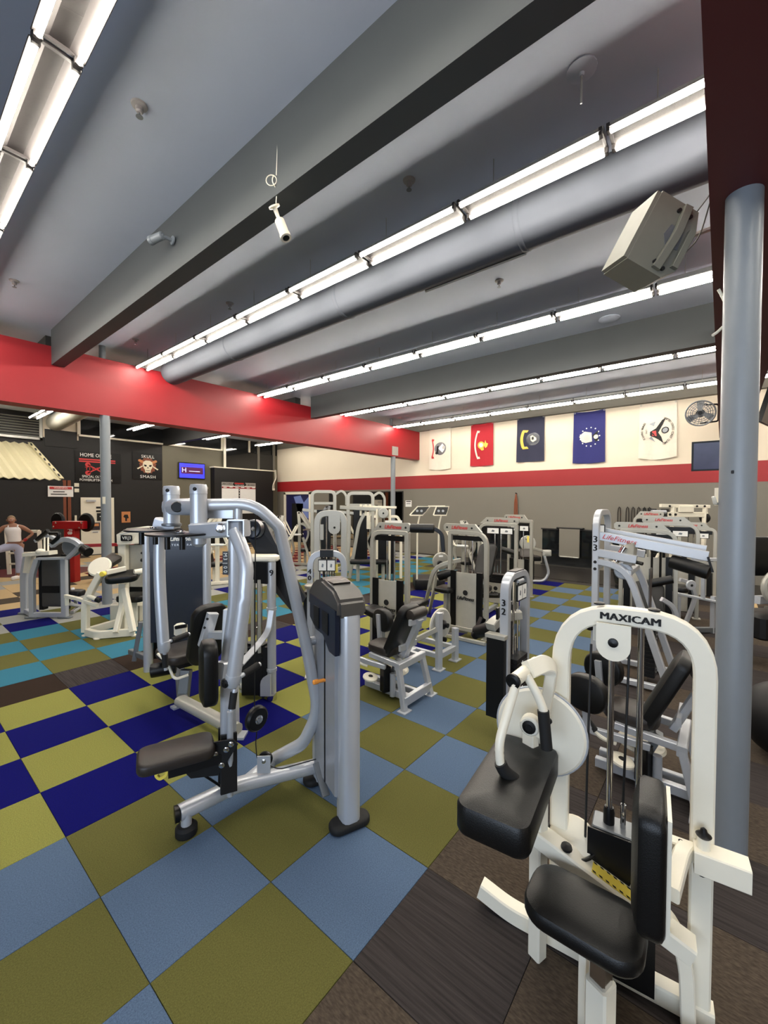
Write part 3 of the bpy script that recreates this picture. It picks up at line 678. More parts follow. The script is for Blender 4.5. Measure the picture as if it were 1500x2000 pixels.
    b = B(); b.bar([q(-.11, -.33, .72), q(-.07, -.12, .72), q(-.05, -.06, .71)], .05, .05, .04); b.bar([q(-.16, -.06, .705), q(.05, -.06, .705)], .05, .055); hb = obj('adjust_bar', b, 'white_paint', t)
    for i in range(3): obj('bar_hole', B().disc(q(-.14+i*.035, -.06, .734), Z3, .008, .004, 10), 'ink', hb)
    obj('side_sleeve', B().bar([q(-.03, -.065, .70), q(.135, -.065, .70)], .085, .085, 0, Z3, .1), 'white_paint', t)
    kb = obj('pin_collar', B().lathe(q(-.0, -.065, .74), Z3, [(.022, 0), (.022, .045)], 14), 'white_paint', t)
    obj('pull_knob', B().lathe(q(-.0, -.065, .785), Z3, [(.022, 0), (.026, .006), (.012, .018), (.01, .028), (.003, .034)], 14), 'black_plastic', kb)
    return t
curl_machine()
# ================================================================ MIDDLE GROUND MACHINES
_plates = {}
def stack(t, c, u, n=12, w=.2, d=.11, z0=.1, top=1.4, pitch=.043, rod=.05):
    """weight plates, two guide rods and the lifting cable; c = base centre, u = width direction"""
    u = V(u).normalized(); v = Z3.cross(u)
    key = (round(w, 3), round(d, 3), round(pitch, 4))
    for i in range(n):
        p = gp(c)+Z3*(z0+i*pitch)
        if key not in _plates:
            o = obj('weight_plate', B().box(wpos(t), (w, d, pitch-.004), u, v, .003), 'black_satin', t, False); _plates[key] = (o.data, u.copy())
        else:
            o = bpy.data.objects.new('weight_plate', _plates[key][0]); C.objects.link(o); o.parent = t
            a0, a1 = math.atan2(_plates[key][1].y, _plates[key][1].x), math.atan2(u.y, u.x); o.rotation_euler = (0, 0, a1-a0)
        o.location = p-wpos(t)
    for s in (-1, 1): obj('guide_rod', B().cyl(gp(c)+u*s*rod+Z3*.04, gp(c)+u*s*rod+Z3*top, .011, None, 8), 'chrome', t)
    zt = z0+n*pitch
    b = B().cyl(gp(c)+Z3*(zt-.02), gp(c)+Z3*(zt+.14), .01, None, 8); obj('lift_bolt', b, 'chrome', t)
    obj('cable', B().cyl(gp(c)+Z3*(zt+.14), gp(c)+Z3*top, .004, None, 6), 'cable_black', t)
def pin_holes(t, c, u, n, z0, pitch, d):
    v = Z3.cross(V(u).normalized())
    b = B()
    for i in range(n): b.disc(gp(c)+Z3*(z0+i*pitch)+v*d, v, .009, .003, 8)
    o = obj('plate_labels', b, 'white_ink', t, False); o['kind'] = 'stuff'
def arch(t, p0, p1, h, w=.06, d=.05, fil=.13, m='silver', name='arch_frame', fil2=None, n=None):
    p0, p1 = gp(p0), gp(p1); u = (p1-p0).normalized(); v = Z3.cross(u)
    o = obj(name, B().bar([p0+Z3*.01, p0+Z3*h, p1+Z3*h, p1+Z3*.01], d, w, [fil, fil if fil2 is None else fil2], v, .2, 6), m, t)
    for p in (p0, p1): obj('foot_plate', B().box(p+Z3*.006, (.12, .12, .012), u, v, .0), m, o, False)
    return o
def number(t, txt, p, right, h=.06, vert=True, m='ink'):
    b = B()
    right = V(right).normalized(); n = right.cross(Z3)
    for i, ch in enumerate(txt):
        for dx in (-.04, .04): b.text(ch, V(p)-Z3*(i*h*1.15 if vert else 0)+(V((0, 0, 0)) if vert else right*i*h*.6)+right*dx*h+n*abs(dx)*.002, right, Z3, h*1.25, .001)
    return obj('number_sticker', b, m, t, False)
def placard(t, c, u, w, h, n=2, back='black_plastic'):
    u = V(u).normalized(); v = Z3.cross(u); v = v if v.dot(F3) < 0 else -v
    P = lambda x, z, k: V(c)+u*x+Z3*z+v*k
    o = obj('placard_board', B().poly([P(x, z, 0) for x, z in ((-w/2, -h/2), (w/2, -h/2), (w/2, h/2), (-w/2, h/2))], v, .012), back, t, False)
    for i in range(n):
        x0 = -w/2+w*(i+.5)/n; a = w/n*.43; k = h*.42
        s = obj('instruction_sheet', B().poly([P(x0+x, z, .008) for x, z in ((-a, -k), (a, -k), (a, k), (-a, k))], v, .003), 'paper', o, False)
        obj('sheet_print', B().poly([P(x0+x, z, .0105) for x, z in ((-a*.3, -k*.3), (a*.2, -k*.4), (a*.3, k*.2), (-a*.1, k*.4))], v, .002), 'silver_dark', s, False)
    return o
def sign(t, c, u, L, h, slant=-1, col='decal_red', m='champagne'):
    """rounded name plate with two bolts and a slanted end, lettering in italic"""
    u = V(u).normalized(); v = Z3.cross(u); v = v if v.dot(F3) < 0 else -v
    P = lambda x, z, k=0: V(c)+u*x+Z3*z+v*k
    a, b_ = L/2, h/2
    if slant < 0: pts = [(a-.03, -b_), (a, -b_+.03), (a, b_-.03), (a-.03, b_), (-a*.7, b_), (-a*1.05, -b_)]
    else: pts = [(-a+.03, -b_), (a*1.05, -b_), (a*.7, b_), (-a+.03, b_), (-a, b_-.03), (-a, -b_+.03)]
    o = obj('name_plate', B().poly([P(x, z) for x, z in pts], v, .05), m, t, False)
    for x in (-a*.62, a*.78) if slant < 0 else (-a*.8, a*.55): obj('plate_bolt', B().disc(P(x, 0, .028), v, h*.13, .008, 10), 'ink', o)
    right = u if u.dot(R3) > 0 else -u
    b = B().text('LifeFitness', P(a*.08 if slant < 0 else -a*.12, 0, .0275), right, Z3, h*.6, .0015, 'CENTER', .95, .25, .95, .02); obj('plate_lettering', b, col, o, False)
    return o
def shroud(t, c, u, w, z0, z1, bulge=.03, logo=True, m='shroud_metal', edge=.09):
    """bowed metal stack cover with dark side rails"""
    u = V(u).normalized(); v = Z3.cross(u); v = v if v.dot(F3) < 0 else -v; c = gp(c)
    pr_ = [(w/2*x, bulge*(1-x*x)) for x in [i/5-1 for i in range(11)]]
    b = B(); b.ring_sweep(None, [[c+u*x+v*y+Z3*z for x, y in pr_]+[c+u*x+v*(y-.012)+Z3*z for x, y in pr_[::-1]] for z in (z0, z1)])
    o = obj('stack_shroud', b, m, t)
    for s in (-1, 1): obj('shroud_rail', B().box(c+u*s*(w/2+edge/2-.01)+Z3*(z0+z1)/2, (edge, .04, z1-z0+.03), u, v), 'black_plastic', t, False)
    if logo:
        right = u if u.dot(R3) > 0 else -u
        zc = z0+(z1-z0)*.58
        obj('round_emblem', B().disc(c+v*(bulge+.006)+Z3*(zc+.06), v, .04, .006, 18), 'ink', o)
        b = B().text('LifeFitness', c+v*(bulge+.005)+Z3*(zc-.03), right, Z3, .075, .003, 'CENTER', .95, .3, .95, .02); obj('shroud_lettering', b, 'ink', o, False)
    return o
def roller(t, a, b_, r=.05, name='roller_pad', m='black_vinyl'):
    a, b_ = V(a), V(b_); L = (b_-a).length; d = (b_-a)/L
    return obj(name, B().lathe(a, d, [(r*.55, 0), (r*.95, .008), (r, .025), (r, L-.025), (r*.95, L-.008), (r*.55, L)], 16), m, t)
# ---- lateral raise machine behind the fly machine
def lateral_raise():
    t = thing('lateral_raise_machine', 'silver lateral raise machine with dark smoked stack cover, behind the chest fly', 'exercise machine', pr(-2.0, 4.2, 0))
    L0, R0 = gp((2.071,5.341,0.000)), gp((2.602,4.945,0.000))
    u = (R0-L0).normalized(); v = Z3.cross(u); v = -v if v.dot(F3) > 0 else v
    zt = 1.63
    for p in (L0, R0):
        b = B(); b.oval([p, p+Z3*zt, ], .1, .12, 0, v, 16, .8); po = obj('tower_post', b, 'silver', t)
    b = B()
    P = lambda x, z, k=0: L0+(R0-L0)*x+Z3*z+v*k
    obj('smoked_cover', B().poly([P(.06, .35, .03), P(.94, .35, .03), P(.94, 1.47, .03), P(.06, 1.47, .03)], v, .03), 'shroud_dark', t, False)
    hd = obj('cover_header', B().poly([P(.06, 1.44, .035), P(.94, 1.47, .035), P(.94, 1.66, .035), P(.55, 1.7, .035), P(.06, 1.66, .035)], v, .04), 'navy_plastic', t, False)
    obj('header_lettering', B().text('LifeFitness', P(.6, 1.595, .057), u, Z3, .075, .002, 'CENTER', .95, .3, .95, .02), 'white_ink', hd, False)
    obj('header_caption', B().text('LATERAL RAISE', P(.6, 1.52, .057), u, Z3, .035, .002, 'CENTER', 1.2, 0, 1.3), 'silver', hd, False)
    obj('tower_back', B().poly([P(.04, .1, -.12), P(.96, .1, -.12), P(.96, 1.62, -.12), P(.04, 1.62, -.12)], v, .02), 'black_plastic', t, False)
    b = B(); b.bar([(2.039,5.686,0.050), (2.108,5.652,0.526)], .07, .05); b.bar([(2.061,5.861,0.120), L0+Z3*.15], .06, .06); obj('rear_leg', b, 'silver_dark', t)
    obj('base_beam', B().oval([(1.840,4.017,0.130), (1.900,3.134,0.130)], .12, .09), 'champagne', t)
    obj('base_beam', B().oval([(1.865,4.019,0.120), (L0+R0)/2+Z3*.12], .1, .08), 'silver_dark', t)
    obj('seat_post', B().bar([(1.903,4.101,0.060), (1.945,4.109,0.372)], .1, .07, 0, F3), 'silver_dark', t)
    obj('foot', B().box((1.898,4.168,0.010), (.14, .08, .02)), 'silver', t, False)
    up = obj('rear_upright', B().bar([(1.932,3.268,0.020), (1.948,3.311,0.839), (1.969,3.318,1.104)], .09, .12, .1, R3), 'silver', t)
    obj('foot', B().box((1.970,3.249,0.010), (.16, .12, .02), R3, F3), 'silver', t, False)
    s = V((1.985,4.269,0.530))
    ax = (V((1.932,3.268,0.020))-s); ax.z = 0; ax.normalize(); si = Z3.cross(ax)
    obj('seat_pad', B().pad(s-Z3*.03, si, ax, .42, .46, .09, .1, .012), 'brown_vinyl', t)
    obj('seat_carriage', B().box(s+ax*.02-Z3*.1, (.2, .3, .06), si, ax), 'black_satin', t, False)
    pc = V((2.002,3.800,0.780)); pu = (Z3*.93+ax*.28).normalized()
    obj('back_pad', B().pad(pc, si, pu, .34, .62, .09, .12, .02), 'black_vinyl', t)
    br = obj('pad_bracket', B().bar([V((1.912,3.753,0.716))+ax*.06, V((1.967,3.684,1.019))+ax*.06], .1, .05, 0, ax), 'silver', t)
    for y in (1209, 1226): obj('bracket_hole', B().disc(V((1.906,3.616,0.978))+Z3*((1209-y)*.0047)-R3*(y-1209)*.0015, -F3, .012, .01, 10), 'ink', br)
    obj('pad_arm', B().bar([V((1.966,3.733,0.793)), (1.954,3.336,0.878)], .07, .07), 'silver', t)
    roller(t, (1.758,4.497,0.314), (1.976,4.388,0.328), .07)
    b = B(); b.tube([(1.766,4.329,0.531), (1.807,4.199,0.453), (1.815,4.109,0.342), (1.837,4.082,0.322), (1.933,4.043,0.342)], .014, .05, 8); obj('crank_handle', b, 'white_paint', t)
    hb = obj('hinge_block', B().box((2.098,4.554,0.648), (.13, .1, .14), R3, F3, .03), 'white_paint', t)
    obj('hinge_pin', B().cyl((2.026,4.516,0.695), (2.099,4.426,0.717), .02, None, 8), 'black_plastic', hb)
lateral_raise()
# ---- stack tower between (number 9) with the dark cover panel
def tower_nine():
    t = thing('cable_stack_machine', 'silver tube stack machine with big dark navy side cover, just behind the chest fly', 'exercise machine', pr(-1.2, 4.3, 0))
    p = gp((2.576,3.581,0.000))
    po = obj('round_post', B().tube([p+Z3*.03, p+Z3*1.43], .045, 0, 14), 'silver', t)
    obj('post_foot', B().lathe(p, Z3, [(.05, 0), (.052, .05), (.046, .07)], 14), 'chrome', po)
    for z in (.3, .93): obj('collar', B().lathe(p+Z3*z, Z3, [(.052, 0), (.052, .03)], 14), 'silver', po)
    number(po, '9', p+Z3*1.32-F3*.047+R3*.012, R3, .07)
    q = p+R3*-.33+F3*.12
    obj('round_post', B().tube([q+Z3*.03, q+Z3*1.43], .045, 0, 14), 'silver', t)
    obj('top_cap', B().pad((p+q)/2+Z3*1.46, R3, F3, .46, .16, .06, .05, .01), 'white_paint', t)
    obj('top_box', B().box((p+q)/2+Z3*1.32, (.33, .13, .22), R3*.94+F3*-.34, F3), 'black_plastic', t, False)
    stack(t, (p+q)/2, R3*.94-F3*.34, 11, .2, .11, .12, 1.28)
    for i in range(3): obj('counter_rod', B().bar([(p+q)/2+R3*(-.09+i*.07)-F3*.1+Z3*.5, (p+q)/2+R3*(-.09+i*.07)-F3*.1+Z3*1.25], .03, .02), 'champagne', t)
    obj('lower_cover', B().box((p+q)/2+Z3*.3+F3*.02, (.28, .2, .5), R3, F3), 'black_plastic', t, False)
    b = B(); b.bar([(2.519,3.497,0.954), (2.475,3.487,0.759), (2.379,3.495,0.664), (2.118,3.419,0.549)], .06, .06, .12, F3); obj('lever_tube', b, 'silver', t)
    b = B(); b.poly([A((2.472,3.538,0.187), x, 0, z) for x, z in [(.05, -.1), (.05, .12)]+[(.05-.1*math.sin(a_*math.pi/8), .02+.1*math.cos(a_*math.pi/8)) for a_ in range(1, 5)]+[(-.05, -.1)]], F3*.9+R3*.3, .02); obj('pulley_guard', b, 'silver', t, False)
    obj('base_tube', B().tube([p+Z3*.06, (2.420,3.908,0.100)], .035), 'champagne', t)
    obj('base_tube', B().tube([q+Z3*.06, p+Z3*.06], .03), 'silver', t)
    pts = [((2.541,4.009,1.712)), ((2.608,3.926,1.851)), ((2.688,3.827,1.824)), ((2.776,3.641,1.448)), ((2.895,3.415,1.034)), ((2.822,3.504,0.853)), ((2.691,3.698,1.117)), ((2.593,3.944,1.601))]
    obj('side_cover', B().poly(pts, F3, .08), 'black_satin', t, False)
    hub = obj('cover_hub', B().disc(V((2.564,3.870,1.751)), F3, .11, .04, 24), 'navy_plastic', t); bolt(hub, V((2.546,3.844,1.753)), -F3, .016)
tower_nine()
# ---- numbered arches 40, 32 and the tall plain one
def machine_40():
    p0, p1 = gp((3.197,3.700,0.000)), gp((3.197,3.700,0.000))+R3*.39+F3*.03
    t = thing('seated_row_machine', 'silver machine numbered 40 with two white sheets on its arch, behind the stack tower', 'exercise machine', (p0+p1)/2)
    a_ = arch(t, p0, p1, 1.45, .06, .07, .16)
    number(a_, '40', p0+Z3*1.24-F3*.037, R3, .065)
    placard(t, (p0+p1)/2+Z3*1.31-F3*.02, R3, .2, .14)
    obj('top_plate', B().box((p0+p1)/2+Z3*1.45-F3*.01, (.15, .09, .08), R3, F3), 'black_plastic', t, False)
    stack(t, (p0+p1)/2+F3*.05, R3, 10, .22, .12, .1, 1.4)
    for i in range(4): obj('guide_rod', B().cyl((p0+p1)/2+R3*(-.08+i*.055)-F3*.03+Z3*.6, (p0+p1)/2+R3*(-.08+i*.055)-F3*.03+Z3*1.25, .006, None, 6), 'black_plastic', t)
    obj('side_cover', B().box(p0+R3*-.055+F3*.15+Z3*.62, (.05, .3, .75), R3, F3), 'black_plastic', t, False)
    obj('yellow_tag', B().box(p1+R3*-.09+Z3*1.27-F3*.01, (.035, .006, .1), R3, F3), 'yellow', t, False)
    b = B(); b.lathe(V((3.140,3.589,1.088)), Z3, [(.09, -.02), (.095, 0), (.095, .015), (.08, .025)], 18); obj('cup_plate', b, 'champagne', t)
    obj('link_bar', B().bar([p0+Z3*.33+F3*.1, p0+Z3*.33+F3*.1+R3*.4], .05, .05), 'silver', t); obj('base_bar', B().bar([p0+Z3*.1+F3*.02, p0+Z3*.1+F3*.6], .05, .06), 'silver', t)
machine_40()
def tall_arch():
    c = V((4.728,4.964,1.040)); p0, p1 = gp(c)-R3*.22, gp(c)+R3*.22
    t = thing('tall_pulley_tower', 'tall pale grey arch tower with a D shaped pulley plate, behind machine number 40', 'exercise machine', (p0+p1)/2)
    arch(t, p0, p1, 1.86, .085, .1, .17, 'grey_paint')
    q = (p0+p1)/2+R3*.06+Z3*1.83
    b = B(); b.poly([q+R3*x+Z3*z-F3*.06 for x, z in [(-.09, 0), (.1, 0), (.1, -.2)]+[(.005+.095*math.cos(k*math.pi/8), -.22-.09*math.sin(k*math.pi/8)) for k in range(9)]], F3, .015); pp = obj('pulley_plate', b, 'grey_paint', t, False)
    obj('axle_bolt', B().disc(q-F3*.072+R3*.01-Z3*.2, F3, .018, .008, 10), 'ink', pp)
    obj('corner_gusset', B().box(p0+R3*.07+Z3*1.55, (.06, .06, .25), R3, F3), 'grey_paint', t, False)
    stack(t, (p0+p1)/2, R3, 13, .24, .14, .1, 1.8, .045, .07)
    b = B(); b.bar([(4.479,4.795,0.939), (4.631,4.608,1.004), (4.672,4.558,1.085)], .05, .05, .1); obj('low_arm', b, 'champagne', t)
tall_arch()
def machine_32():
    p0 = gp((3.289,1.375,0.693)); p1 = p0+X3*.44
    t = thing('arm_machine', 'silver machine numbered 32 with black stack, beside the white arm curl machine', 'exercise machine', (p0+p1)/2)
    a_ = arch(t, p0, p1, 1.43, .075, .06, .15, 'silver')
    number(a_, '32', p0+Z3*1.24-Y3*.038-X3*.005, V((.97, -.24, 0)), .08) if False else number(a_, '32', p0+Z3*1.22+X3*-.0375, -Y3, .062)
    c = (p0+p1)/2
    obj('top_plate', B().box(c+Z3*1.42, (.2, .07, .09), X3, Y3), 'black_plastic', t, False)
    placard(t, c+Z3*1.28-Y3*.05, X3, .2, .14)
    obj('light_cap', B().cyl(c+Z3*1.375-Y3*.04-X3*.06, c+Z3*1.375-Y3*.04+X3*.06, .014, None, 8), 'silver', t)
    stack(t, c, X3, 15, .24, .13, .1, 1.39)
    pin_holes(t, c-Y3*.0, -X3, 14, .12, .043, .067)
    obj('side_cover', B().box(p0-X3*.05+Y3*.05+Z3*.6, (.07, .15, .66), X3, Y3), 'black_plastic', t, False)
    obj('rear_cover', B().box(c+Y3*.09+Z3*.75, (.36, .02, .8), X3, Y3), 'black_plastic', t, False)
    obj('cover_top', B().box(p0-X3*.05+Y3*.05+Z3*.945, (.09, .17, .03), X3, Y3), 'champagne', t, False)
    b = B(); b.bar([(3.547,1.343,1.072), (3.477,1.430,1.059), (3.362,1.492,1.028), (3.288,1.504,0.989)], .09, .07, .08); obj('press_arm', b, 'champagne', t)
    roller(t, (3.382,1.467,0.988), (3.441,1.712,0.867), .06)
    b = B(); b.bar([(3.413,1.698,0.871), (3.478,1.666,0.998)], .05, .05); b.disc((3.407,1.705,0.853), F3, .035, .05, 14); obj('roller_bracket', b, 'black_plastic', t)
machine_32()
# ---- stack towers with bowed metal covers and name plates
def life_tower(p0, p1, h, lab, num, slant, f0, f1, arm=True, z0=.12, z1=.98):
    u = (p1-p0).normalized(); v = Z3.cross(u); v = v if v.dot(F3) < 0 else -v; c = (p0+p1)/2; w = (p1-p0).length
    t = thing('selectorized_machine', lab, 'exercise machine', c, None)
    a_ = arch(t, p0, p1, h, .07, .06, f0, 'champagne', 'arch_frame', f1)
    shroud(t, c+v*.05, u, w-.24, z0, z1)
    stack(t, c-v*.03, u, 14, w-.22, .12, .12, h-.06, .04, .06)
    sign(t, c+Z3*(h+.075)+u*(.04 if slant < 0 else -.1)+v*.0, u, w+.02, .12, slant)
    obj('header_board', B().box(c+Z3*(h-.08)+v*.01, (w-.1, .02, .07), u, v), 'black_plastic', t, False)
    if num: number(a_, num, p1+Z3*(h-.35)+v*.032, u if u.dot(R3) > 0 else -u, .055)
    return t, c, u, v
def tower_41():
    p0 = gp((4.448,3.812,0.000)); p1 = p0+(-Y3*.95+X3*.1).normalized()*.56
    t, c, u, v = life_tower(p0, p1, 1.63, 'stack machine numbered 41 with metal cover and black neck roller, behind the abduction seat', '41', -1, .16, .02)
    e = c+Z3*1.7+u*.3
    roller(t, e+u*.02, e+u*.33-v*.1, .06)
    b = B(); b.bar([e+u*.33-v*.1, e+u*.42-v*.14-Z3*.06, e+u*.44-v*.14-Z3*.3], .05, .05, .06); obj('arm_link', b, 'black_plastic', t)
    b = B(); b.bar([c-v*.05+Z3*.1, c-v*.9+Z3*.1], .06, .07); obj('base_beam', b, 'champagne', t)
    s = c-v*.75+Z3*.5
    obj('seat_pad', B().pad(s, u, v, .3, .4, .08, .07), 'black_vinyl', t); obj('seat_post', B().bar([gp(s)+Z3*.0, s-Z3*.03], .07, .07), 'champagne', t)
    obj('cable', B().cyl(c-u*.02-v*.12+Z3*.3, c-u*.02-v*.12+Z3*1.6, .006, None, 6), 'cable_black', t)
tower_41()
def tower_42():
    p1 = gp((5.720,2.688,0.000)); p0 = p1+(Y3*.93-X3*.03).normalized()*.6
    t, c, u, v = life_tower(p0, p1, 1.58, 'stack machine with metal cover and side frame tubes, behind the round cam machine', '', 1, .02, .2)
    b = B(); b.bar([(5.725,3.262,1.114), (5.628,3.539,1.026), (5.620,3.628,0.654), (6.235,4.153,0.020)], .05, .06, [.25, .1]); b.bar([(5.895,3.211,1.125), (5.813,3.312,1.100)], .05, .06); obj('side_frame', b, 'champagne', t)
    b = B(); b.bar([(5.906,3.674,0.945), (5.875,3.711,0.516), (6.424,4.144,0.020)], .05, .06, .1); obj('side_frame', b, 'champagne', t)
    roller(t, (5.670,3.488,0.862), (5.726,3.261,0.953), .075)
    cd = obj('cam_disc', B().disc((6.040,3.667,1.051), F3*.9+Y3*.3, .15, .03, 26, .08), 'champagne', t); obj('cam_hub', B().disc(V((5.948,3.621,1.022)), F3, .05, .08, 14), 'black_plastic', cd)
    obj('cam_label', B().box((5.953,3.615,1.150), (.07, .01, .03), R3, F3), 'paper', cd, False)
    s = V((5.666,3.334,0.687))
    obj('seat_pad', B().pad(s, u, v, .3, .36, .07, .07), 'black_vinyl', t); obj('seat_post', B().bar([gp(s), s], .07, .07), 'champagne', t)
    b = B(); b.bar([gp(s)+Z3*.08, c+Z3*.08], .06, .08); obj('base_beam', b, 'champagne', t)
    obj('low_bar', B().bar([p0+Z3*.12+v*.06, p1+Z3*.12+v*.06], .05, .06), 'champagne', t)
    obj('base_plate', B().bar([p0+Z3*.03+v*.25, p1+Z3*.03+v*.25+u*.1], .05, .05), 'champagne', t)
tower_42()
# ---- abduction seats (two alike), seen from behind
def abduction(o, lab, hide=0):
    """o = near left foot on the floor; +X across, +Y forward"""
    o = gp(o); P = lambda x, y, z: o+X3*x+Y3*y*.8+Z3*z*.79
    t = thing('abduction_machine', lab, 'exercise machine', P(.24, .4, 0))
    sl = .12
    b = B(); 
    lg = {}
    for n_, x in (('a', 0), ('b', .47)):
        fr = obj('rear_leg', B().bar([P(x, 0, .01), P(x+(.03 if n_ == 'a' else -.03), sl, .52)], .06, .05, 0, -Y3), 'silver', t)
        obj('foot_plate', B().box(P(x, 0, .006), (.12, .1, .012)), 'silver', fr, False)
    obj('top_rail', B().bar([P(.0, sl, .52), P(.47, sl, .52)], .06, .07), 'silver', t)
    obj('low_rail', B().bar([P(.0, .02, .11), P(.47, .02, .11)], .05, .09), 'silver', t)
    for x in (.06, .4): obj('side_rail', B().bar([P(x, sl, .52), P(x-.02*0, .62, .55)], .05, .05), 'silver', t)
    obj('front_leg', B().bar([P(.2, .5, .02), P(.22, .3, .5)], .07, .05), 'silver_dark', t)
    for x in (.16, .3): obj('base_rail', B().bar([P(x, .05, .08), P(x, .8, .08)], .05, .07), 'silver', t)
    obj('seat_pad', B().pad(P(.22, .52, .62), X3, Y3, .34, .36, .09, .12, .015, .85), 'brown_vinyl', t)
    bu = (Z3*.88-Y3*.4).normalized()
    obj('back_pad', B().pad(P(.22, .26, .9), -X3, bu, .3, .62, .09, .08, .015), 'black_vinyl', t)
    br = obj('back_bracket', B().bar([P(.22, .2, .58), P(.22, -.03, 1.1)], .09, .05, 0, -Y3), 'silver', t)
    for z, y in ((1.08, -.0), (.72, .15)): obj('cross_tab', B().bar([P(.08, y, z), P(.36, y, z)], .03, .06), 'silver', br)
    roller(t, P(.1, .02, 1.16), P(.36, .02, 1.16), .055, 'head_roll', 'brown_vinyl')
    # knee pads on levers
    for x, k in ((-.05, 1), (.42, -1)):
        lv = obj('knee_lever', B().bar([P(x+.1*k, .35, .45), P(x, .82, .5), P(x, .86, .95)], .04, .05, .05), 'silver', t)
        obj('knee_pad', B().pad(P(x-.05*k if k > 0 else x+.05, .82, .86), Y3*.9+X3*.2, Z3, .3, .26, .09, .12, .02), 'black_vinyl', t)
    hd = obj('side_handle', B().tube([P(-.0, .6, .42), P(-.05, .72, .46), P(-.03, .85, .6)], .018, .05, 8), 'white_paint', t); obj('grip', B().cyl(P(-.045, .75, .5), P(-.03, .86, .61), .022, None, 10), 'rubber', hd)
    dk = obj('cam_plate', B().disc(P(.3, .45, .3), Z3+Y3*-.1, .16, .03, 26, .1), 'white_paint', t)
    dk = obj('pulley', B().disc(P(.0, .55, .28), Z3+Y3*-.2, .08, .03, 22, .1), 'white_paint', t); obj('pulley_hub', B().disc(P(.0, .547, .297), Z3-Y3*.2, .025, .01, 12), 'ink', dk)
    obj('pivot_block', B().bar([P(.1, .4, .1), P(.1, .4, .42)], .09, .09), 'black_plastic', t)
    obj('pivot_post', B().cyl(P(.12, .3, .05), P(.12, .3, .35), .03, None, 12), 'silver', t)
    return t
abduction((3.245,2.371,0.000), 'abduction machine with brown seat and leaning black back pad, right of the grey tower')
# ---- round cam machine
def cam_machine():
    o = gp((4.333,2.650,0.000)); P = lambda x, y, z: o+X3*x+Y3*y+Z3*z
    t = thing('round_cam_machine', 'leg machine rear with a large round grey cam disc on two short posts', 'exercise machine', P(.2, .1, 0))
    for x, y, h in ((0, 0, .7), (.4, .0, .42)):
        b = obj('cam_post', B().bar([P(x, y, .01), P(x, y, h)], .07, .07), 'silver', t); obj('foot_plate', B().box(P(x, y, .006), (.14, .12, .012)), 'silver', b, False)
    obj('cross_bar', B().bar([P(0, 0, .17), P(.4, 0, .17)], .06, .07), 'silver', t)
    for x in (0, .4): obj('base_rail', B().bar([P(x, 0, .17), P(x, .7, .17)], .05, .06), 'silver', t)
    cc = P(.13, .06, .52)
    cd = obj('cam_disc', B().disc(cc, -Y3*1-X3*.15, .195, .035, 40, .06), 'grey_paint', t)
    obj('cam_rim', B().ring(cc, -Y3-X3*.15, .196, .008, 40, 6), 'white_paint', cd)
    obj('cam_label', B().box(cc+Z3*.14-Y3*.025, (.07, .006, .03)), 'paper', cd, False)
    obj('cam_hub', B().lathe(cc-Y3*.02, -Y3, [(.06, 0), (.055, .04), (.03, .06), (.03, .09)], 16), 'black_plastic', cd)
    obj('cam_knob', B().lathe(P(.13, .02, .34), -Y3, [(.03, 0), (.03, .04), (.015, .05)], 12), 'black_plastic', cd)
    obj('diagonal_brace', B().bar([P(-.02, .02, .5), P(-.25, .45, .22), P(-.3, .6, .17)], .06, .06), 'champagne', t)
    obj('front_beam', B().bar([P(-.3, .35, .17), P(.0, .35, .17)], .06, .06), 'silver', t)
    obj('thigh_pad', B().pad(P(-.25, .75, .62), X3, Y3*.95+Z3*.2, .28, .4, .08, .08), 'black_vinyl', t)
    obj('pad_post', B().bar([P(-.25, .7, .0), P(-.25, .7, .59)], .07, .07), 'silver_dark', t)
cam_machine()
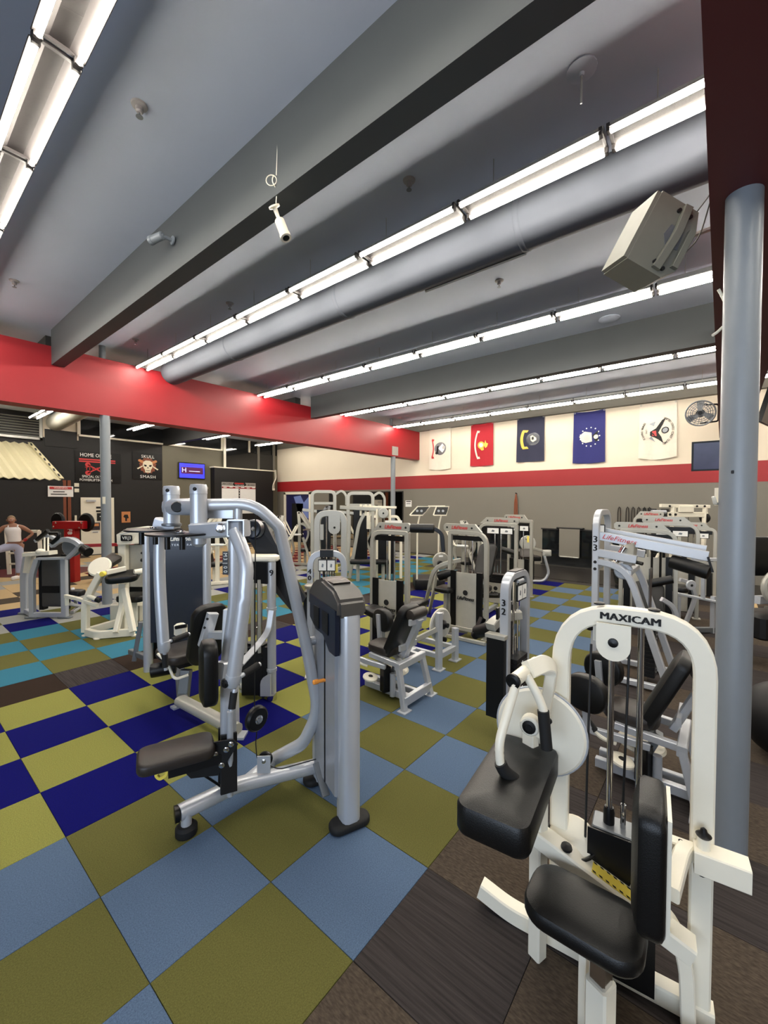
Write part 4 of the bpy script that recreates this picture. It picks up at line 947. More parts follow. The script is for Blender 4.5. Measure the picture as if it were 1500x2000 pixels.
# ================================================================ RIGHT GROUP
abduction((3.321,0.079,0.000), 'abduction machine with black pads seen through the white curl machine arch, beside the near column')
def machine_33():
    p0 = V((5.31, 1.13, 0)); p1 = V((5.95, 1.13, 0))
    t = thing('lever_machine', 'tall silver lever machine numbered 33 with a long sloping rail and black roller', 'exercise machine', (p0+p1)/2)
    a_ = arch(t, p0, p1, 1.93, .07, .07, .2)
    number(a_, '33', p0+Z3*1.62-X3*.036, -Y3, .085)
    placard(t, (p0+p1)/2+Z3*1.72-X3*.2, -Y3, .14, .14, 1)
    for x in (5.31, 5.95):
        b = B(); b.bar([V((x, 1.1, 1.36)), V((x, .82, 1.35)), V((x, .39, .02))], .07, .07, [.25]); obj('front_leg', b, 'silver', t)
        obj('upper_bar', B().bar([V((x, 1.12, 1.47)), V((x, .72, 1.42))], .07, .09), 'silver', t)
        for z in (1.38, 1.3): obj('bolt_head', B().disc(V((x-.037, 1.13, z-.02)), X3, .018, .01, 10), 'ink', a_)
    obj('cross_bar', B().bar([(5.31, .8, 1.26), (5.95, .8, 1.26)], .06, .06), 'silver', t); obj('cross_bar', B().bar([(5.31, 1.13, 1.3), (5.95, 1.13, 1.3)], .06, .06), 'silver', t)
    obj('base_rail', B().bar([(5.31, 1.1, .05), (5.31, .35, .05)], .06, .06), 'silver', t); obj('base_rail', B().bar([(5.95, 1.1, .05), (5.95, .35, .05)], .06, .06), 'silver', t)
    obj('base_rail', B().bar([(5.31, 1.13, .05), (5.95, 1.13, .05)], .06, .06), 'silver', t)
    l1 = obj('long_lever', B().bar([V((5.36, 1.1, 1.66)), V((5.4, .1, 1.5))], .05, .1), 'silver', t)
    obj('long_lever', B().bar([V((5.56, 1.1, 1.71)), V((5.56, .12, 1.56))], .05, .07), 'silver', t)
    b = B().text('LifeFitness', (5.33, .9, 1.63), V((.03, -1, -.16)), V((0, -.16, 1)), .075, .001, 'CENTER', 1.1, .3); obj('lever_lettering', b, 'decal_red', l1, False)
    roller(t, V((5.42, .42, 1.42)), V((5.34, .08, 1.34)), .075)
    b = B(); b.bar([V((5.34, .1, 1.5)), V((5.34, .06, 1.35))], .04, .02); obj('roller_hanger', b, 'black_plastic', t)
    b = B(); b.bar([V((5.38, .78, 1.6)), V((5.36, .8, 1.35))], .09, .1); obj('pivot_head', b, 'champagne', t); obj('gas_strut', B().cyl((5.34, .84, 1.55), (5.33, .92, 1.38), .035, None, 10), 'chrome', t)
    obj('pin_knob', B().cyl((5.34, .8, 1.4), (5.3, .66, 1.38), .02, None, 8), 'black_plastic', t)
    obj('pulley', B().disc((5.4, .86, 1.27), X3, .1, .03, 20), 'silver', t)
    stack(t, V((5.6, .62, 0)), X3, 14, .24, .14, .1, 1.3); pin_holes(t, V((5.6, .62, 0)), X3*-1, 12, .12, .043, .072)
    roller(t, V((5.22, 1.16, .62)), V((5.4, 1.22, .62)), .06)
    obj('roller_stub', B().cyl((5.31, 1.13, .62), (5.31, 1.2, .62), .02, None, 8), 'silver', t)
machine_33()
def right_towers():
    p1 = pr((1322-750)/812.*6.35, 6.35, 0); p0 = p1+Y3*.72-X3*.1
    t, c, u, v = life_tower(p0, p1, 1.6, 'stack machine with red lettered name plate and metal cover, behind lever machine 33', '', 1, .02, .2, True, .12, 1.2)
    obj('seat_pad', B().pad(c+v*.55+Z3*.62, u, (v*-.4+Z3*.9), .4, .55, .09, .1), 'black_vinyl', t); obj('seat_post', B().bar([gp(c+v*.55), gp(c+v*.55)+Z3*.6], .07, .07), 'silver', t)
    roller(t, c+v*.5+Z3*.82+u*-.1, c+v*.5+Z3*.95+u*.3, .06)
    b = B(); b.bar([(6.838,0.623,0.722), (6.928,0.512,0.637), (6.970,0.461,0.509), (6.977,0.451,0.260)], .05, .06, .1); obj('curved_brace', b, 'silver', t); obj('base_bar', B().bar([gp(c+v*.6)+Z3*.06, gp(c)+Z3*.06], .06, .07), 'silver', t)
    for x in (.05, .16): obj('lever_rod', B().cyl(c+v*.15+u*x+Z3*.6, c+v*.15+u*x+Z3*1.45, .016, None, 8), 'black_plastic', t)
    p1 = pr((1364-750)/812.*7.3, 7.3, 0); p0 = p1+Y3*.72-X3*.1
    t, c, u, v = life_tower(p0, p1, 1.66, 'stack machine with white sheets under its name plate, second behind lever machine 33', '', 1, .02, .2, True, .12, .95)
    placard(t, c+Z3*1.5+v*.05-u*.02, u, .5, .11, 2)
    b = B(); b.bar([(8.590,0.528,0.751), (8.711,0.380,0.699), (8.758,0.322,0.465), (8.727,0.359,0.290), (8.665,0.436,0.028)], .05, .06, .12); obj('curved_brace', b, 'silver', t)
    obj('seat_pad', B().pad(c+v*.5+Z3*.6, u, v, .4, .4, .09, .1), 'black_vinyl', t); obj('seat_post', B().bar([gp(c+v*.5), gp(c+v*.5)+Z3*.58], .07, .07), 'silver', t); obj('base_bar', B().bar([gp(c+v*.5)+Z3*.06, gp(c)+Z3*.06], .06, .07), 'silver', t)
    p1 = pr((1398-750)/812.*8.6, 8.6, 0); p0 = p1+Y3*.6-X3*.05
    t, c, u, v = life_tower(p0, p1, 1.5, 'stack machine with plain grey name plate, half hidden by the near column', '', 1, .02, .1, True, .12, .9)
    placard(t, c+Z3*1.36+v*.05+u*.1, u, .2, .11, 1)
    p0 = pr((1240-750)/812.*9.5, 9.5, 0); p1 = p0-Y3*.5
    t, c, u, v = life_tower(p0, p1, 1.72, 'farthest stack machine of the right cluster, only its small red plate showing', '', -1, .1, .02, True, .12, .9)
right_towers()
def smith():
    c = V((12.058,0.700,1.832)); z = c.z
    t = thing('cable_pulley_frame', 'bright white steel frame with pulleys rising behind the right machine cluster', 'exercise machine', gp(c))
    for px in (-.3, .45):
        o = obj('frame_post', B().bar([gp(c)+R3*px+F3*.0, gp(c)+R3*(px+.06)+Z3*(z+.13)], .1, .08), 'white_paint', t); obj('foot_plate', B().box(gp(c)+R3*px+Z3*.01, (.2, .3, .02), R3, F3), 'white_paint', o, False)
    obj('top_beam', B().bar([A(c, -.55, 0, .15), A(c, .6, 0, .13)], .08, .08), 'white_paint', t); obj('lower_beam', B().bar([A(c, -.35, 0, -.06), A(c, .55, 0, -.06)], .08, .12), 'white_paint', t)
    obj('pulley_cover', B().box(A(c, .02, -.05, .07), (.36, .06, .16), R3, F3, .02), 'white_paint', t)
    for x in (-.36, .28, .46): obj('frame_bolt', B().disc(A(c, x, -.05, .14), F3, .025, .02, 10), 'ink', t)
    for x, z_ in ((-.35, -.06), (-.22, -.06)): obj('frame_bolt', B().disc(A(c, x, -.05, z_), F3, .03, .02, 10), 'ink', t)
    obj('pulley', B().disc(A(c, .52, .02, -.14), R3+F3*.4, .12, .06, 18), 'black_plastic', t); obj('bar_end', B().cyl(A(c, -.42, 0, 0), A(c, -.75, 0, .0), .045, None, 12), 'silver', t)
    for x in (-.1, .12): obj('cable', B().cyl(A(c, x, 0, 0), gp(c)+R3*x+Z3*.3, .006, None, 6), 'cable_black', t)
smith()
# leg press sled and its neighbours just left of the column, benches and ball right of it
def sled():
    o = V((8.211,0.056,0.000))
    t = thing('leg_press_sled', 'silver leg press sled with parallel rails and round guide plates, left of the near column', 'exercise machine', gp(o))
    P = lambda r, f, z: gp(o)+R3*r+F3*f+Z3*z
    for k in range(4): obj('sled_rail', B().bar([P(-.55, .1+k*.06, .62), P(.1, .0+k*.06, .5)], .035, .03), 'silver', t)
    for r in (-.5, .05): obj('sled_post', B().bar([P(r, .1, .0), P(r, .1, .58)], .06, .06), 'silver', t)
    b = obj('guide_plate', B().box(P(-.15, 0, 1.05), (.2, .03, .17), R3, F3), 'grey_paint', t, False); obj('guide_bolt', B().disc(P(-.15, -.02, 1.05), F3, .03, .01, 12), 'ink', b)
    obj('guide_post', B().bar([P(-.15, .05, .55), P(-.15, .05, 1.1)], .05, .05), 'silver', t); obj('top_bar', B().bar([P(-.35, .03, 1.17), P(.1, .03, 1.17)], .05, .05), 'silver', t)
    d = obj('guide_disc', B().disc(P(-.4, -.03, .78), F3, .08, .03, 20), 'silver', t); obj('disc_hub', B().disc(P(-.4, -.05, .78), F3, .02, .01, 10), 'ink', d)
    obj('base_rail', B().bar([P(-.6, .1, .05), P(.1, .1, .05)], .06, .08), 'silver_dark', t)
sled()
def bike():
    c = V((7.086,-0.475,1.133))
    t = thing('black_seat_machine', 'machine with a black padded seat back and grey ring, right of the near column', 'exercise machine', gp(c))
    obj('back_pad', B().pad(A(c, 0, .1, .24), R3*-1, Z3, .42, .5, .1, .1, .02), 'black_vinyl', t)
    obj('grey_ring', B().ring(A(c, .05, -.1, -.12), F3, .2, .035, 24), 'champagne', t); obj('ring_disc', B().disc(A(c, .05, -.06, -.12), F3, .17, .04, 24), 'black_plastic', t)
    obj('frame_bar', B().bar([A(c, -.15, 0, -.3), A(c, .3, .2, -.34)], .08, .1), 'silver', t); obj('base_skirt', B().box(A(gp(c), .1, .1, .5), (.6, .5, .3), R3, F3, .04), 'black_satin', t)
    for r in (-.15, .35): obj('stand_leg', B().bar([A(gp(c), r, .1, 0), A(gp(c), r, .1, .4)], .08, .08), 'black_satin', t)
    obj('pedal', B().bar([A(c, -.16, -.15, -.36), A(c, -.02, -.15, -.38)], .07, .03), 'chrome', t)
bike()
b = B().sph((4.607,-0.438,0.706), .3, (1, 1, 1), 24); o = obj('exercise_ball', b, 'black_satin', None, True, gp((4.607,-0.438,0.706))); tag(o, 'large black exercise ball at the right edge beyond the near column', 'exercise ball')
q = V((4.607,-0.438,0.706))
o.location.z = .3-q.z
t = thing('ball_stand', 'low black rail frame on the floor by the exercise ball at the right edge', 'stand', gp((8.978,-0.546,0.000)))
for k in range(3): obj('stand_rail', B().bar([A((9.288,-0.488,0.000), 0, k*.05, .03), A((9.288,-0.488,0.000), .5, k*.05+.02, .03)], .03, .03), 'silver_dark', t)
# ---- cable towers beyond 42 and the preacher curl with round plate
def far_towers():
    p0 = pr((937-750)/812.*8.2, 8.2, 0); p1 = p0-Y3*.72+X3*.06
    t, c, u, v = life_tower(p0, p1, 1.62, 'stack machine with two white sheets and leaning black back pad, beyond machine 32', '', -1, .18, .02, True, .12, .5)
    placard(t, c+Z3*1.5+v*.05+u*.06, u, .52, .12, 2)
    obj('back_pad', B().pad(c+v*.35+Z3*.95-u*.1, u, (Z3*.85-v*.5), .34, .7, .1, .1), 'black_vinyl', t); obj('pad_brace', B().bar([c+v*.5+Z3*.2-u*.1, c+v*.25+Z3*1.0-u*.1], .07, .07), 'silver', t)
    obj('seat_pad', B().pad(c+v*.62+Z3*.48-u*.1, u, v, .36, .4, .09, .1), 'black_vinyl', t); obj('base_bar', B().bar([c+v*.8+Z3*.06, c+Z3*.06], .07, .08), 'silver', t); obj('low_arm', B().cyl(c+v*.7+Z3*.35-u*.2, c+v*.75+Z3*.42+u*.3, .04, None, 10), 'black_plastic', t)
    p0 = pr((995-750)/812.*9.3, 9.3, 0); p1 = p0-Y3*.5
    t, c, u, v = life_tower(p0, p1, 1.64, 'smaller distant stack machine with a yellow tag, next to the leaning back pad machine', '', 1, .02, .02, True, .12, .8)
    placard(t, c+Z3*1.48+v*.05+u*.0, u, .42, .12, 2); obj('yellow_tag', B().box(p1+Z3*1.25+v*.04-u*.06, (.04, .01, .14), u, v), 'yellow', t, False)
    obj('roller_arm', B().cyl(c+v*.3+Z3*1.02-u*.3, c+v*.35+Z3*.95+u*.1, .06, None, 12), 'black_vinyl', t)
far_towers()
def preacher():
    o = V((10.588,3.715,0.000)); P = lambda r, f, z: gp(o)+R3*r+F3*f+Z3*z
    t = thing('preacher_curl_machine', 'curl machine with round plate and curved tube base, in front of the dark turf strip', 'exercise machine', gp(o))
    d = obj('cam_disc', B().disc(P(-.1, .1, 1.0), F3*.95+R3*.25, .2, .04, 30, .08), 'grey_paint', t); obj('cam_label', B().box(P(-.1, .07, 1.13), (.1, .01, .03), R3, F3), 'paper', d, False); obj('cam_slot', B().ring(P(-.1, .07, 1.0), F3, .12, .012, 12, 6, (.3, 1.9)), 'silver_dark', d)
    obj('arm_pad', B().pad(P(-.22, -.1, .72), R3, F3*.8+Z3*.5, .36, .34, .16, .05), 'brown_vinyl', t)
    obj('elbow_board', B().pad(P(.35, .0, .76), R3, Z3, .22, .16, .1, .02), 'grey_paint', t); obj('link_bar', B().bar([P(.0, 0, .88), P(.3, 0, .8)], .07, .06), 'champagne', t)
    obj('front_tube', B().tube([P(.28, -.02, .72), P(.42, 0, .25), P(.3, 0, .04), P(-.2, 0, .04)], .035, [.1, .15], 12), 'silver', t)
    for r in (-.3, -.05): obj('pad_post', B().bar([P(r, -.05, 0), P(r, -.05, .66)], .06, .06), 'champagne', t)
    obj('seat_block', B().pad(P(.05, .2, .6), R3, F3, .4, .3, .12, .05), 'black_vinyl', t)
    obj('seat_column', B().bar([P(.05, .2, .02), P(.05, .2, .56)], .09, .09), 'black_satin', t)
preacher()
# ---- twin-console climber near the wall
def climber():
    L, R_ = V((7.973,5.411,1.841)), V((8.286,5.026,1.842))
    t = thing('console_climber', 'cardio machine with two white framed consoles on thin posts, by the slim column', 'exercise machine', gp((L+R_)/2))
    for c, s in ((L, .14), (R_, .04)):
        fr = B(); q = [A(c, -.16-s*.5, 0, -.1), A(c, .13-s*.5, 0, -.1), A(c, .16+s*.6, .08, .1), A(c, -.13+s*.6, .08, .1)]
        fr.bar(q+[q[0]], .03, .03); co = obj('console_frame', fr, 'white_paint', t); obj('console_panel', B().poly(q, F3-Z3*.4, .02), 'black_plastic', co, False)
        b = B()
        for x in (-.06, .04): b.disc(A(c, x, .02, 0), F3, .03, .01, 10)
        o = obj('console_dials', b, 'silver', co); o['kind'] = 'stuff'
        obj('console_post', B().tube([A(c, 0, .02, -.1), A(c, -.05, .05, -.35), A(gp(c), -.05, .1, 0)], .02, .1, 8), 'white_paint', t)
    obj('top_bar', B().bar([A(L, .2, .08, .11), A(R_, .1, .08, .11)], .03, .03), 'white_paint', t)
    obj('step_base', B().pad(gp((L+R_)/2)+F3*.4+Z3*.12, R3, F3, .7, .8, .24, .05), 'black_satin', t)
climber()
# ---- plate-loaded presses in the far left block
def plate_press(o, sc, lab, flip=1, m='champagne', rz=0.0):
    P = lambda r, f, z: gp(o)+(R3*r*flip*math.cos(rz)+F3*(f+r*math.sin(rz)))*sc+Z3*z*sc
    t = thing('plate_loaded_press', lab, 'exercise machine', gp(o))
    b = B().bar([P(0, 0, .05), P(0, 0, 1.35), P(-.05, .1, 1.72)], .09, .07, .2, F3); obj('main_post', b, m, t)
    obj('front_leg', B().bar([P(.12, -.05, .9), P(.42, -.2, .02)], .07, .05, 0, F3), m, t); obj('base_bar', B().bar([P(-.1, 0, .05), P(.45, -.2, .05)], .08, .08), m, t)
    obj('rear_leg', B().bar([P(-.08, .1, 1.3), P(-.28, .1, .85), P(-.18, .1, .45), P(-.42, .2, .05)], .07, .06, .15, F3), m, t); obj('base_bar', B().bar([P(-.42, .2, .04), P(0, 0, .05)], .07, .07), m, t)
    for k, f in ((0, -.12), (1, .22)):
        lv = obj('press_lever', B().bar([P(.02, f, 1.7), P(.55, f-.2, .98)], .07, .1, 0, F3), m, t)
        obj('weight_peg', B().cyl(P(.4, f-.16, 1.18), P(.25, f-.5, 1.18), .026, None, 10), 'chrome', lv); obj('pivot_bolt', B().disc(P(.02, f-.06, 1.69), F3, .03, .02, 10), 'ink', lv)
        hd = obj('handle_frame', B().tube([P(-.5, f, 1.42), P(-.28, f-.05, 1.0), P(.1, f-.08, 1.0)], .024, .03, 8), 'white_paint', t); obj('grip', B().cyl(P(-.22, f-.05, 1.0), P(.08, f-.08, 1.0), .032, None, 10), 'paper' if k == 0 else 'rubber', hd)
        obj('curved_arm', B().bar([P(.05, f, 1.35), P(.25, f, 1.3), P(.33, f, 1.0), P(.2, f, .75)], .06, .06, .15, F3), m, t)
    obj('back_pad', B().pad(P(.3, .15, .8), F3, Z3*.95+R3*.2*flip, .34*sc, .7*sc, .09, .1), 'black_vinyl', t); obj('seat_pad', B().pad(P(.15, .15, .48), R3, F3, .42*sc, .36*sc, .09, .1), 'black_vinyl', t); obj('seat_post', B().bar([P(.15, .15, .02), P(.15, .15, .45)], .07, .07), m, t)
plate_press((8.641,10.517,0.000), 1.0, 'pale plate loaded press with sloping white levers, left of the tall pulley tower')
plate_press((7.428,9.888,0.114), .95, 'plate loaded press half hidden behind the arm of the chest fly machine', -1)
plate_press((10.435,9.456,0.000), 1.0, 'plate loaded press with hanging handles, right of the tall pulley tower', 1, 'champagne', .3)
plate_press((10.402,11.080,0.000), 1.1, 'plate loaded press seen through the tall pulley tower arch', -1, 'silver_dark')
plate_press((5.320,9.584,0.000), 1.0, 'cream plate loaded press seen between the fly machine uprights', -1, 'white_paint')
plate_press((9.869,5.298,0.318), .9, 'plate loaded row machine with black levers beyond the metal covered tower', 1, 'champagne', -.4)
plate_press((9.490,1.323,0.240), .75, 'low plate loaded leg machine behind lever machine 33', -1, 'champagne', .2)
def cable_station():
    for x0, x1, d, h, lab in ((602, 654, 12.6, 2.35, 'tan cable station against the back wall beside the white framed opening'), (672, 728, 12.3, 2.3, 'tan cable station against the back wall mirror')):
        a, b_ = pr((x0+8-750)/812.*d, d, 0), pr((x1-750)/812.*d, d, 0)
        t = thing('cable_station', lab, 'exercise machine', (a+b_)/2)
        arch(t, a, b_, h, .1, .1, .15, 'champagne')
        obj('top_arm', B().bar([b_+Z3*(h-.1), b_+Z3*(h+.05)+R3*.2, b_+Z3*(h-.1)+R3*.35, b_+Z3*(h-.4)+R3*.35], .07, .07, .12, F3), 'champagne', t)
        obj('mid_bar', B().bar([a+Z3*(h-.35), b_+Z3*(h-.35)], .07, .08), 'champagne', t); obj('mid_bar', B().bar([a+Z3*(h-.55)-R3*.3, b_+Z3*(h-.65)+R3*.1], .06, .08), 'grey_paint', t)
        obj('stack_cover', B().box((a+b_)/2+Z3*1.0+F3*.05, (.4, .2, 1.6), R3, F3), 'black_plastic', t, False)
        obj('white_guard', B().box(b_-R3*.12-F3*.05+Z3*(h-.8), (.12, .04, .5), R3, F3), 'white_paint', t, False)
cable_station()
def smith_press():
    c = V((8.495,6.989,1.780)); z = c.z
    t = thing('bench_press_station', 'pale bench press station with round cam plate and white tubes, left of the slim column', 'exercise machine', gp(c))
    P = lambda r, f, z_: gp(c)+R3*r+F3*f+Z3*z_
    obj('cam_plate', B().disc(P(.05, -.1, z-.03), F3, .14, .05, 24), 'grey_paint', t); obj('cam_bolt', B().disc(P(.05, -.14, z-.03), F3, .025, .02, 10), 'ink', t)
    for r in (-.12, .22): obj('front_post', B().bar([P(r, -.06, 0), P(r, -.06, z+.08)], .05, .06), 'white_paint', t)
    b = B(); b.bar([P(-.2, 0, z-.12), P(.42, 0, z-.12), P(.52, 0, z-.3), P(.52, 0, .02)], .07, .08, [.05, .15], F3); obj('round_frame', b, 'white_paint', t)
    obj('long_bar', B().bar([P(-1.1, .1, z+.12), P(.1, -.05, z+.06)], .1, .1), 'champagne', t); obj('long_bar', B().bar([P(-.5, .2, z+.14), P(.4, .1, z+.12)], .06, .06), 'white_paint', t)
    for r in (-.55, -.42, -.3): obj('upright_peg', B().cyl(P(r, .05, z-.1), P(r, .05, z+.2), .03, None, 8), 'white_paint', t)
    obj('stack_box', B().box(P(.1, .1, .8), (.5, .3, 1.3), R3, F3), 'black_plastic', t, False); obj('blue_sheet', B().box(P(.32, -.08, z-.25), (.45, .02, .06), R3, F3), 'paper', t, False)
    obj('side_column', B().bar([P(-.85, .1, 0), P(-.6, .1, z-.3), P(-.45, .1, z-.05)], .09, .09, .2, F3), 'champagne', t); obj('hang_tube', B().cyl(P(-.85, 0, z-.1), P(-.87, 0, .7), .05, None, 10), 'grey_paint', t)
    obj('bench_pad', B().pad(P(-.3, -.3, .5), R3, F3, 1.0, .3, .1, .06), 'black_vinyl', t); obj('bench_leg', B().bar([P(-.6, -.3, 0), P(-.6, -.3, .46)], .07, .07), 'champagne', t); obj('bench_leg', B().bar([P(.05, -.3, 0), P(.05, -.3, .46)], .07, .07), 'champagne', t)
smith_press()
# ================================================================ LEFT SIDE
def glute():
    t = thing('back_extension_machine', 'cream white back extension machine with black saddle pad and oval cam', 'exercise machine', gp((2.402,7.674,0.000)))
    fl, fc, fr, bk = V((2.012,7.472,0.060)), V((2.075,7.166,0.060)), V((2.486,6.900,0.060)), V((2.555,7.664,0.060))
    obj('base_frame', B().bar([bk, fl, fc, fr], .07, .11, .06), 'white_paint', t)
    for p in (fl, fc, fr): obj('foot', B().lathe(gp(p), Z3, [(.05, 0), (.05, .015), (.03, .02)], 12), 'white_paint', t)
    obj('front_post', B().bar([fl, (2.018,7.476,0.496), (2.063,7.420,0.653), (2.176,7.313,0.947)], .09, .09, [.06, .02], F3), 'white_paint', t)
    obj('pad_post', B().bar([V((2.439,7.215,0.000)), (2.448,7.216,0.761)], .1, .09, 0, F3), 'white_paint', t)
    obj('brace', B().bar([V((2.262,6.994,0.080)), (2.445,7.219,0.480)], .07, .07, 0, F3), 'white_paint', t); obj('brace', B().bar([V((2.446,6.848,0.080)), (2.446,7.171,0.687)], .08, .08, 0, F3), 'white_paint', t)
    c = V((2.218,7.498,1.024))
    cd = obj('oval_cam', B().disc(c, (F3*-.8+R3*.1+Z3*.6), .165, .05, 30, .1), 'white_paint', t); obj('cam_pivot', B().disc((2.178,7.231,0.948), -F3, .04, .06, 16), 'yellow', cd)
    obj('link_bar', B().bar([(2.230,7.246,0.962), (2.489,7.245,0.993)], .07, .07), 'white_paint', t)
    obj('saddle_pad', B().pad((2.424,7.165,0.882), R3*.9+F3*.3+Z3*.06, F3*.9-R3*.3+Z3*.2, .44, .34, .1, .1, -.01), 'black_vinyl', t)
    obj('front_pad', B().pad((2.415,7.653,1.085), R3+Z3*-.4, F3+Z3*.4, .2, .3, .1, .04), 'brown_vinyl', t)
    rl = obj('side_handle', B().cyl((2.535,7.030,0.947), (2.671,7.021,0.954), .045, None, 12), 'white_paint', t)
    lb = obj('foot_bar', B().bar([(1.863,7.857,0.577), (1.941,7.601,0.562), (2.103,7.244,0.486)], .05, .05), 'white_paint', t); obj('bar_tip', B().cyl((2.094,7.255,0.578), (2.128,7.213,0.555), .04, None, 10), 'black_plastic', lb); obj('foot_bar', B().cyl((2.038,7.403,0.605), (2.104,7.243,0.571), .035, None, 10), 'white_paint', t)
    obj('foot_stub', B().bar([(1.873,7.845,0.577), (1.876,7.840,0.434)], .05, .05), 'white_paint', t)
glute()
def vr3():
    t = thing('white_tower_machine', 'white machine with arched white header and small black badge, behind the back extension', 'exercise machine', gp((3.022,8.403,0.000)))
    k = 7.0
    obj('front_post', B().bar([gp((2.659,7.828,0.999)), (2.663,7.824,1.475)], .13, .12, 0, F3), 'white_paint', t); obj('rear_post', B().bar([gp((3.120,7.737,0.956)), (3.123,7.733,1.452)], .13, .12, 0, F3), 'white_paint', t)
    h = [((2.630,7.864,1.492)), ((2.634,7.859,1.328)), ((2.776,7.684,1.329)), ((2.932,7.651,1.337)), ((3.114,7.586,1.443)), ((3.115,7.585,1.594)), ((2.934,7.649,1.617)), ((2.740,7.729,1.597))]
    hd = obj('header', B().poly(h, F3, .2), 'white_paint', t, False); obj('header_trim', B().bar([(2.587,7.758,1.492), (2.738,7.573,1.544), (3.071,7.480,1.495)], .02, .01), 'silver', hd)
    bd = obj('badge', B().pad(V((2.649,7.651,1.434)), R3, Z3, .19, .1, .02, .02, .0), 'black_plastic', hd); obj('badge_lettering', B().text('VR|3', V((2.643,7.634,1.436)), R3, Z3, .075, .002), 'white_ink', bd, False)
    for x in (292, 301): pass
    for p in ((2.947,7.521,1.448), (3.010,7.475,1.455)): obj('instruction_sheet', B().box(p, (.07, .004, .08), R3, F3), 'paper', hd, False)
    obj('stack_guard', B().box(V((2.824,7.784,0.940)), (.3, .05, .72), R3, F3, .01), 'shroud_metal', t); obj('lower_box', B().box(gp((2.847,7.914,0.164))+Z3*.16, (.55, .5, .3), R3, F3, .03), 'white_paint', t)
    obj('rear_dark', B().box(gp((2.923,7.979,0.501))+Z3*.7, (.5, .1, .9), R3, F3), 'black_plastic', t, False)
    sp = V((2.670,7.418,0.484)); obj('seat_pad', B().pad(sp, R3, F3, .42, .4, .1, .1), 'black_vinyl', t); obj('seat_post', B().bar([gp(sp), sp], .09, .09), 'white_paint', t)
    for y in (1080, 1092): pass
    obj('pin_selector', B().cyl((2.851,7.592,1.173), (2.878,7.558,1.173), .02, None, 8), 'black_plastic', t); obj('pin_selector', B().cyl((2.850,7.593,1.052), (2.877,7.559,1.052), .03, None, 8), 'black_plastic', t)
vr3()
def ab_machine():
    t = thing('rotary_arm_machine', 'silver machine with curved arms and striped dark cover, near the left edge', 'exercise machine', gp((1.938,9.223,0.000)))
    a, b_ = gp((1.736,9.313,0.000)), gp((2.094,8.883,0.000)); c = gp((1.718,9.750,0.000))
    obj('left_post', B().bar([a, a+Z3*.75, V((1.806,9.275,1.019))], .08, .08, .12, F3), 'silver', t); obj('right_post', B().bar([b_, b_+Z3*1.03], .09, .08, 0, F3), 'silver', t)
    obj('side_post', B().bar([c, c+Z3*.72, V((1.752,9.659,1.055))], .12, .1, .06, F3), 'silver', t); obj('side_fairing', B().poly([(1.702,9.640,0.768), (1.747,9.426,0.777), (1.779,9.387,1.075), (1.734,9.601,1.080)], F3, .1), 'white_paint', t, False)
    obj('base_bar', B().bar([a+Z3*.06, b_+Z3*.06], .07, .08), 'silver', t); obj('base_bar', B().bar([a+Z3*.06, c+Z3*.06], .07, .08), 'silver', t)
    for p in (a, b_, c): obj('foot_plate', B().pad(p+Z3*.015, R3, F3, .24, .12, .03, .05, 0), 'silver_dark', t)
    m = (a+b_)/2+R3*.03+F3*.1
    sh = obj('stack_cover', B().pad(m+Z3*.62-F3*.05, R3, Z3, .34, .86, .06, .02, .005), 'gunmetal', t); obj('cover_band', B().box(m+Z3*.5-F3*.09, (.3, .01, .12), R3, F3), 'black_plastic', sh, False)
    for s in (-1, 1): obj('cover_rail', B().box(m+R3*s*.2+Z3*.62, (.08, .1, .98), R3, F3), 'black_plastic', t, False)
    obj('top_plate', B().bar([(1.700,9.485,1.102), (1.968,8.996,1.152)], .16, .07), 'white_paint', t); obj('top_plate', B().bar([(1.786,9.140,1.051), (2.098,8.756,1.062)], .1, .04), 'silver', t)
    obj('rear_arm', B().bar([(1.854,9.612,1.318), (1.925,9.525,1.393), (1.995,9.438,1.421), (2.076,9.338,1.366)], .06, .07, .15, F3), 'silver', t); obj('rear_grip', B().cyl((1.854,9.533,1.351), (1.969,9.311,1.521), .035, None, 10), 'black_plastic', t)
    obj('front_arm', B().bar([(1.926,8.890,1.279), (1.987,8.814,1.349), (2.065,8.718,1.394), (2.134,8.475,1.386), (2.193,8.322,1.297)], .08, .09, .12, F3), 'silver', t); obj('front_grip', B().tube([(1.911,8.907,1.489), (1.996,8.723,1.494), (1.985,8.737,1.424), (1.912,8.826,1.328)], .032, .05, 10), 'black_plastic', t)
    obj('front_arm', B().bar([(2.095,8.681,1.069), (2.158,8.524,1.181), (2.209,8.382,1.326)], .06, .07, .1, F3), 'silver', t); obj('end_pad', B().cyl((2.220,8.290,1.245), (2.257,8.164,1.192), .08, None, 14), 'black_vinyl', t)
    obj('cam_hood', B().disc((2.162,8.678,1.257), F3, .17, .08, 20), 'silver_dark', t); obj('pivot_ball', B().sph((1.828,9.168,1.169), .07, (1, 1, .7)), 'white_paint', t)
    for p, q in (((1.899,9.240,1.130), (1.941,9.426,1.388)), ((1.939,9.191,1.131), (1.981,9.376,1.388))): obj('link_rod', B().cyl(p, q, .014, None, 8), 'white_paint', t)
    obj('outrigger', B().bar([(2.152,8.929,0.225), (2.490,9.504,0.030), (2.245,9.105,0.030)], .06, .05, .03), 'silver', t); obj('outrigger_post', B().bar([(2.441,9.564,0.030), (2.236,8.984,0.477)], .05, .05), 'silver', t)
    obj('foot_pad', B().pad(V((2.258,8.956,0.403)), R3, F3, .3, .2, .1, .05), 'black_vinyl', t)
ab_machine()
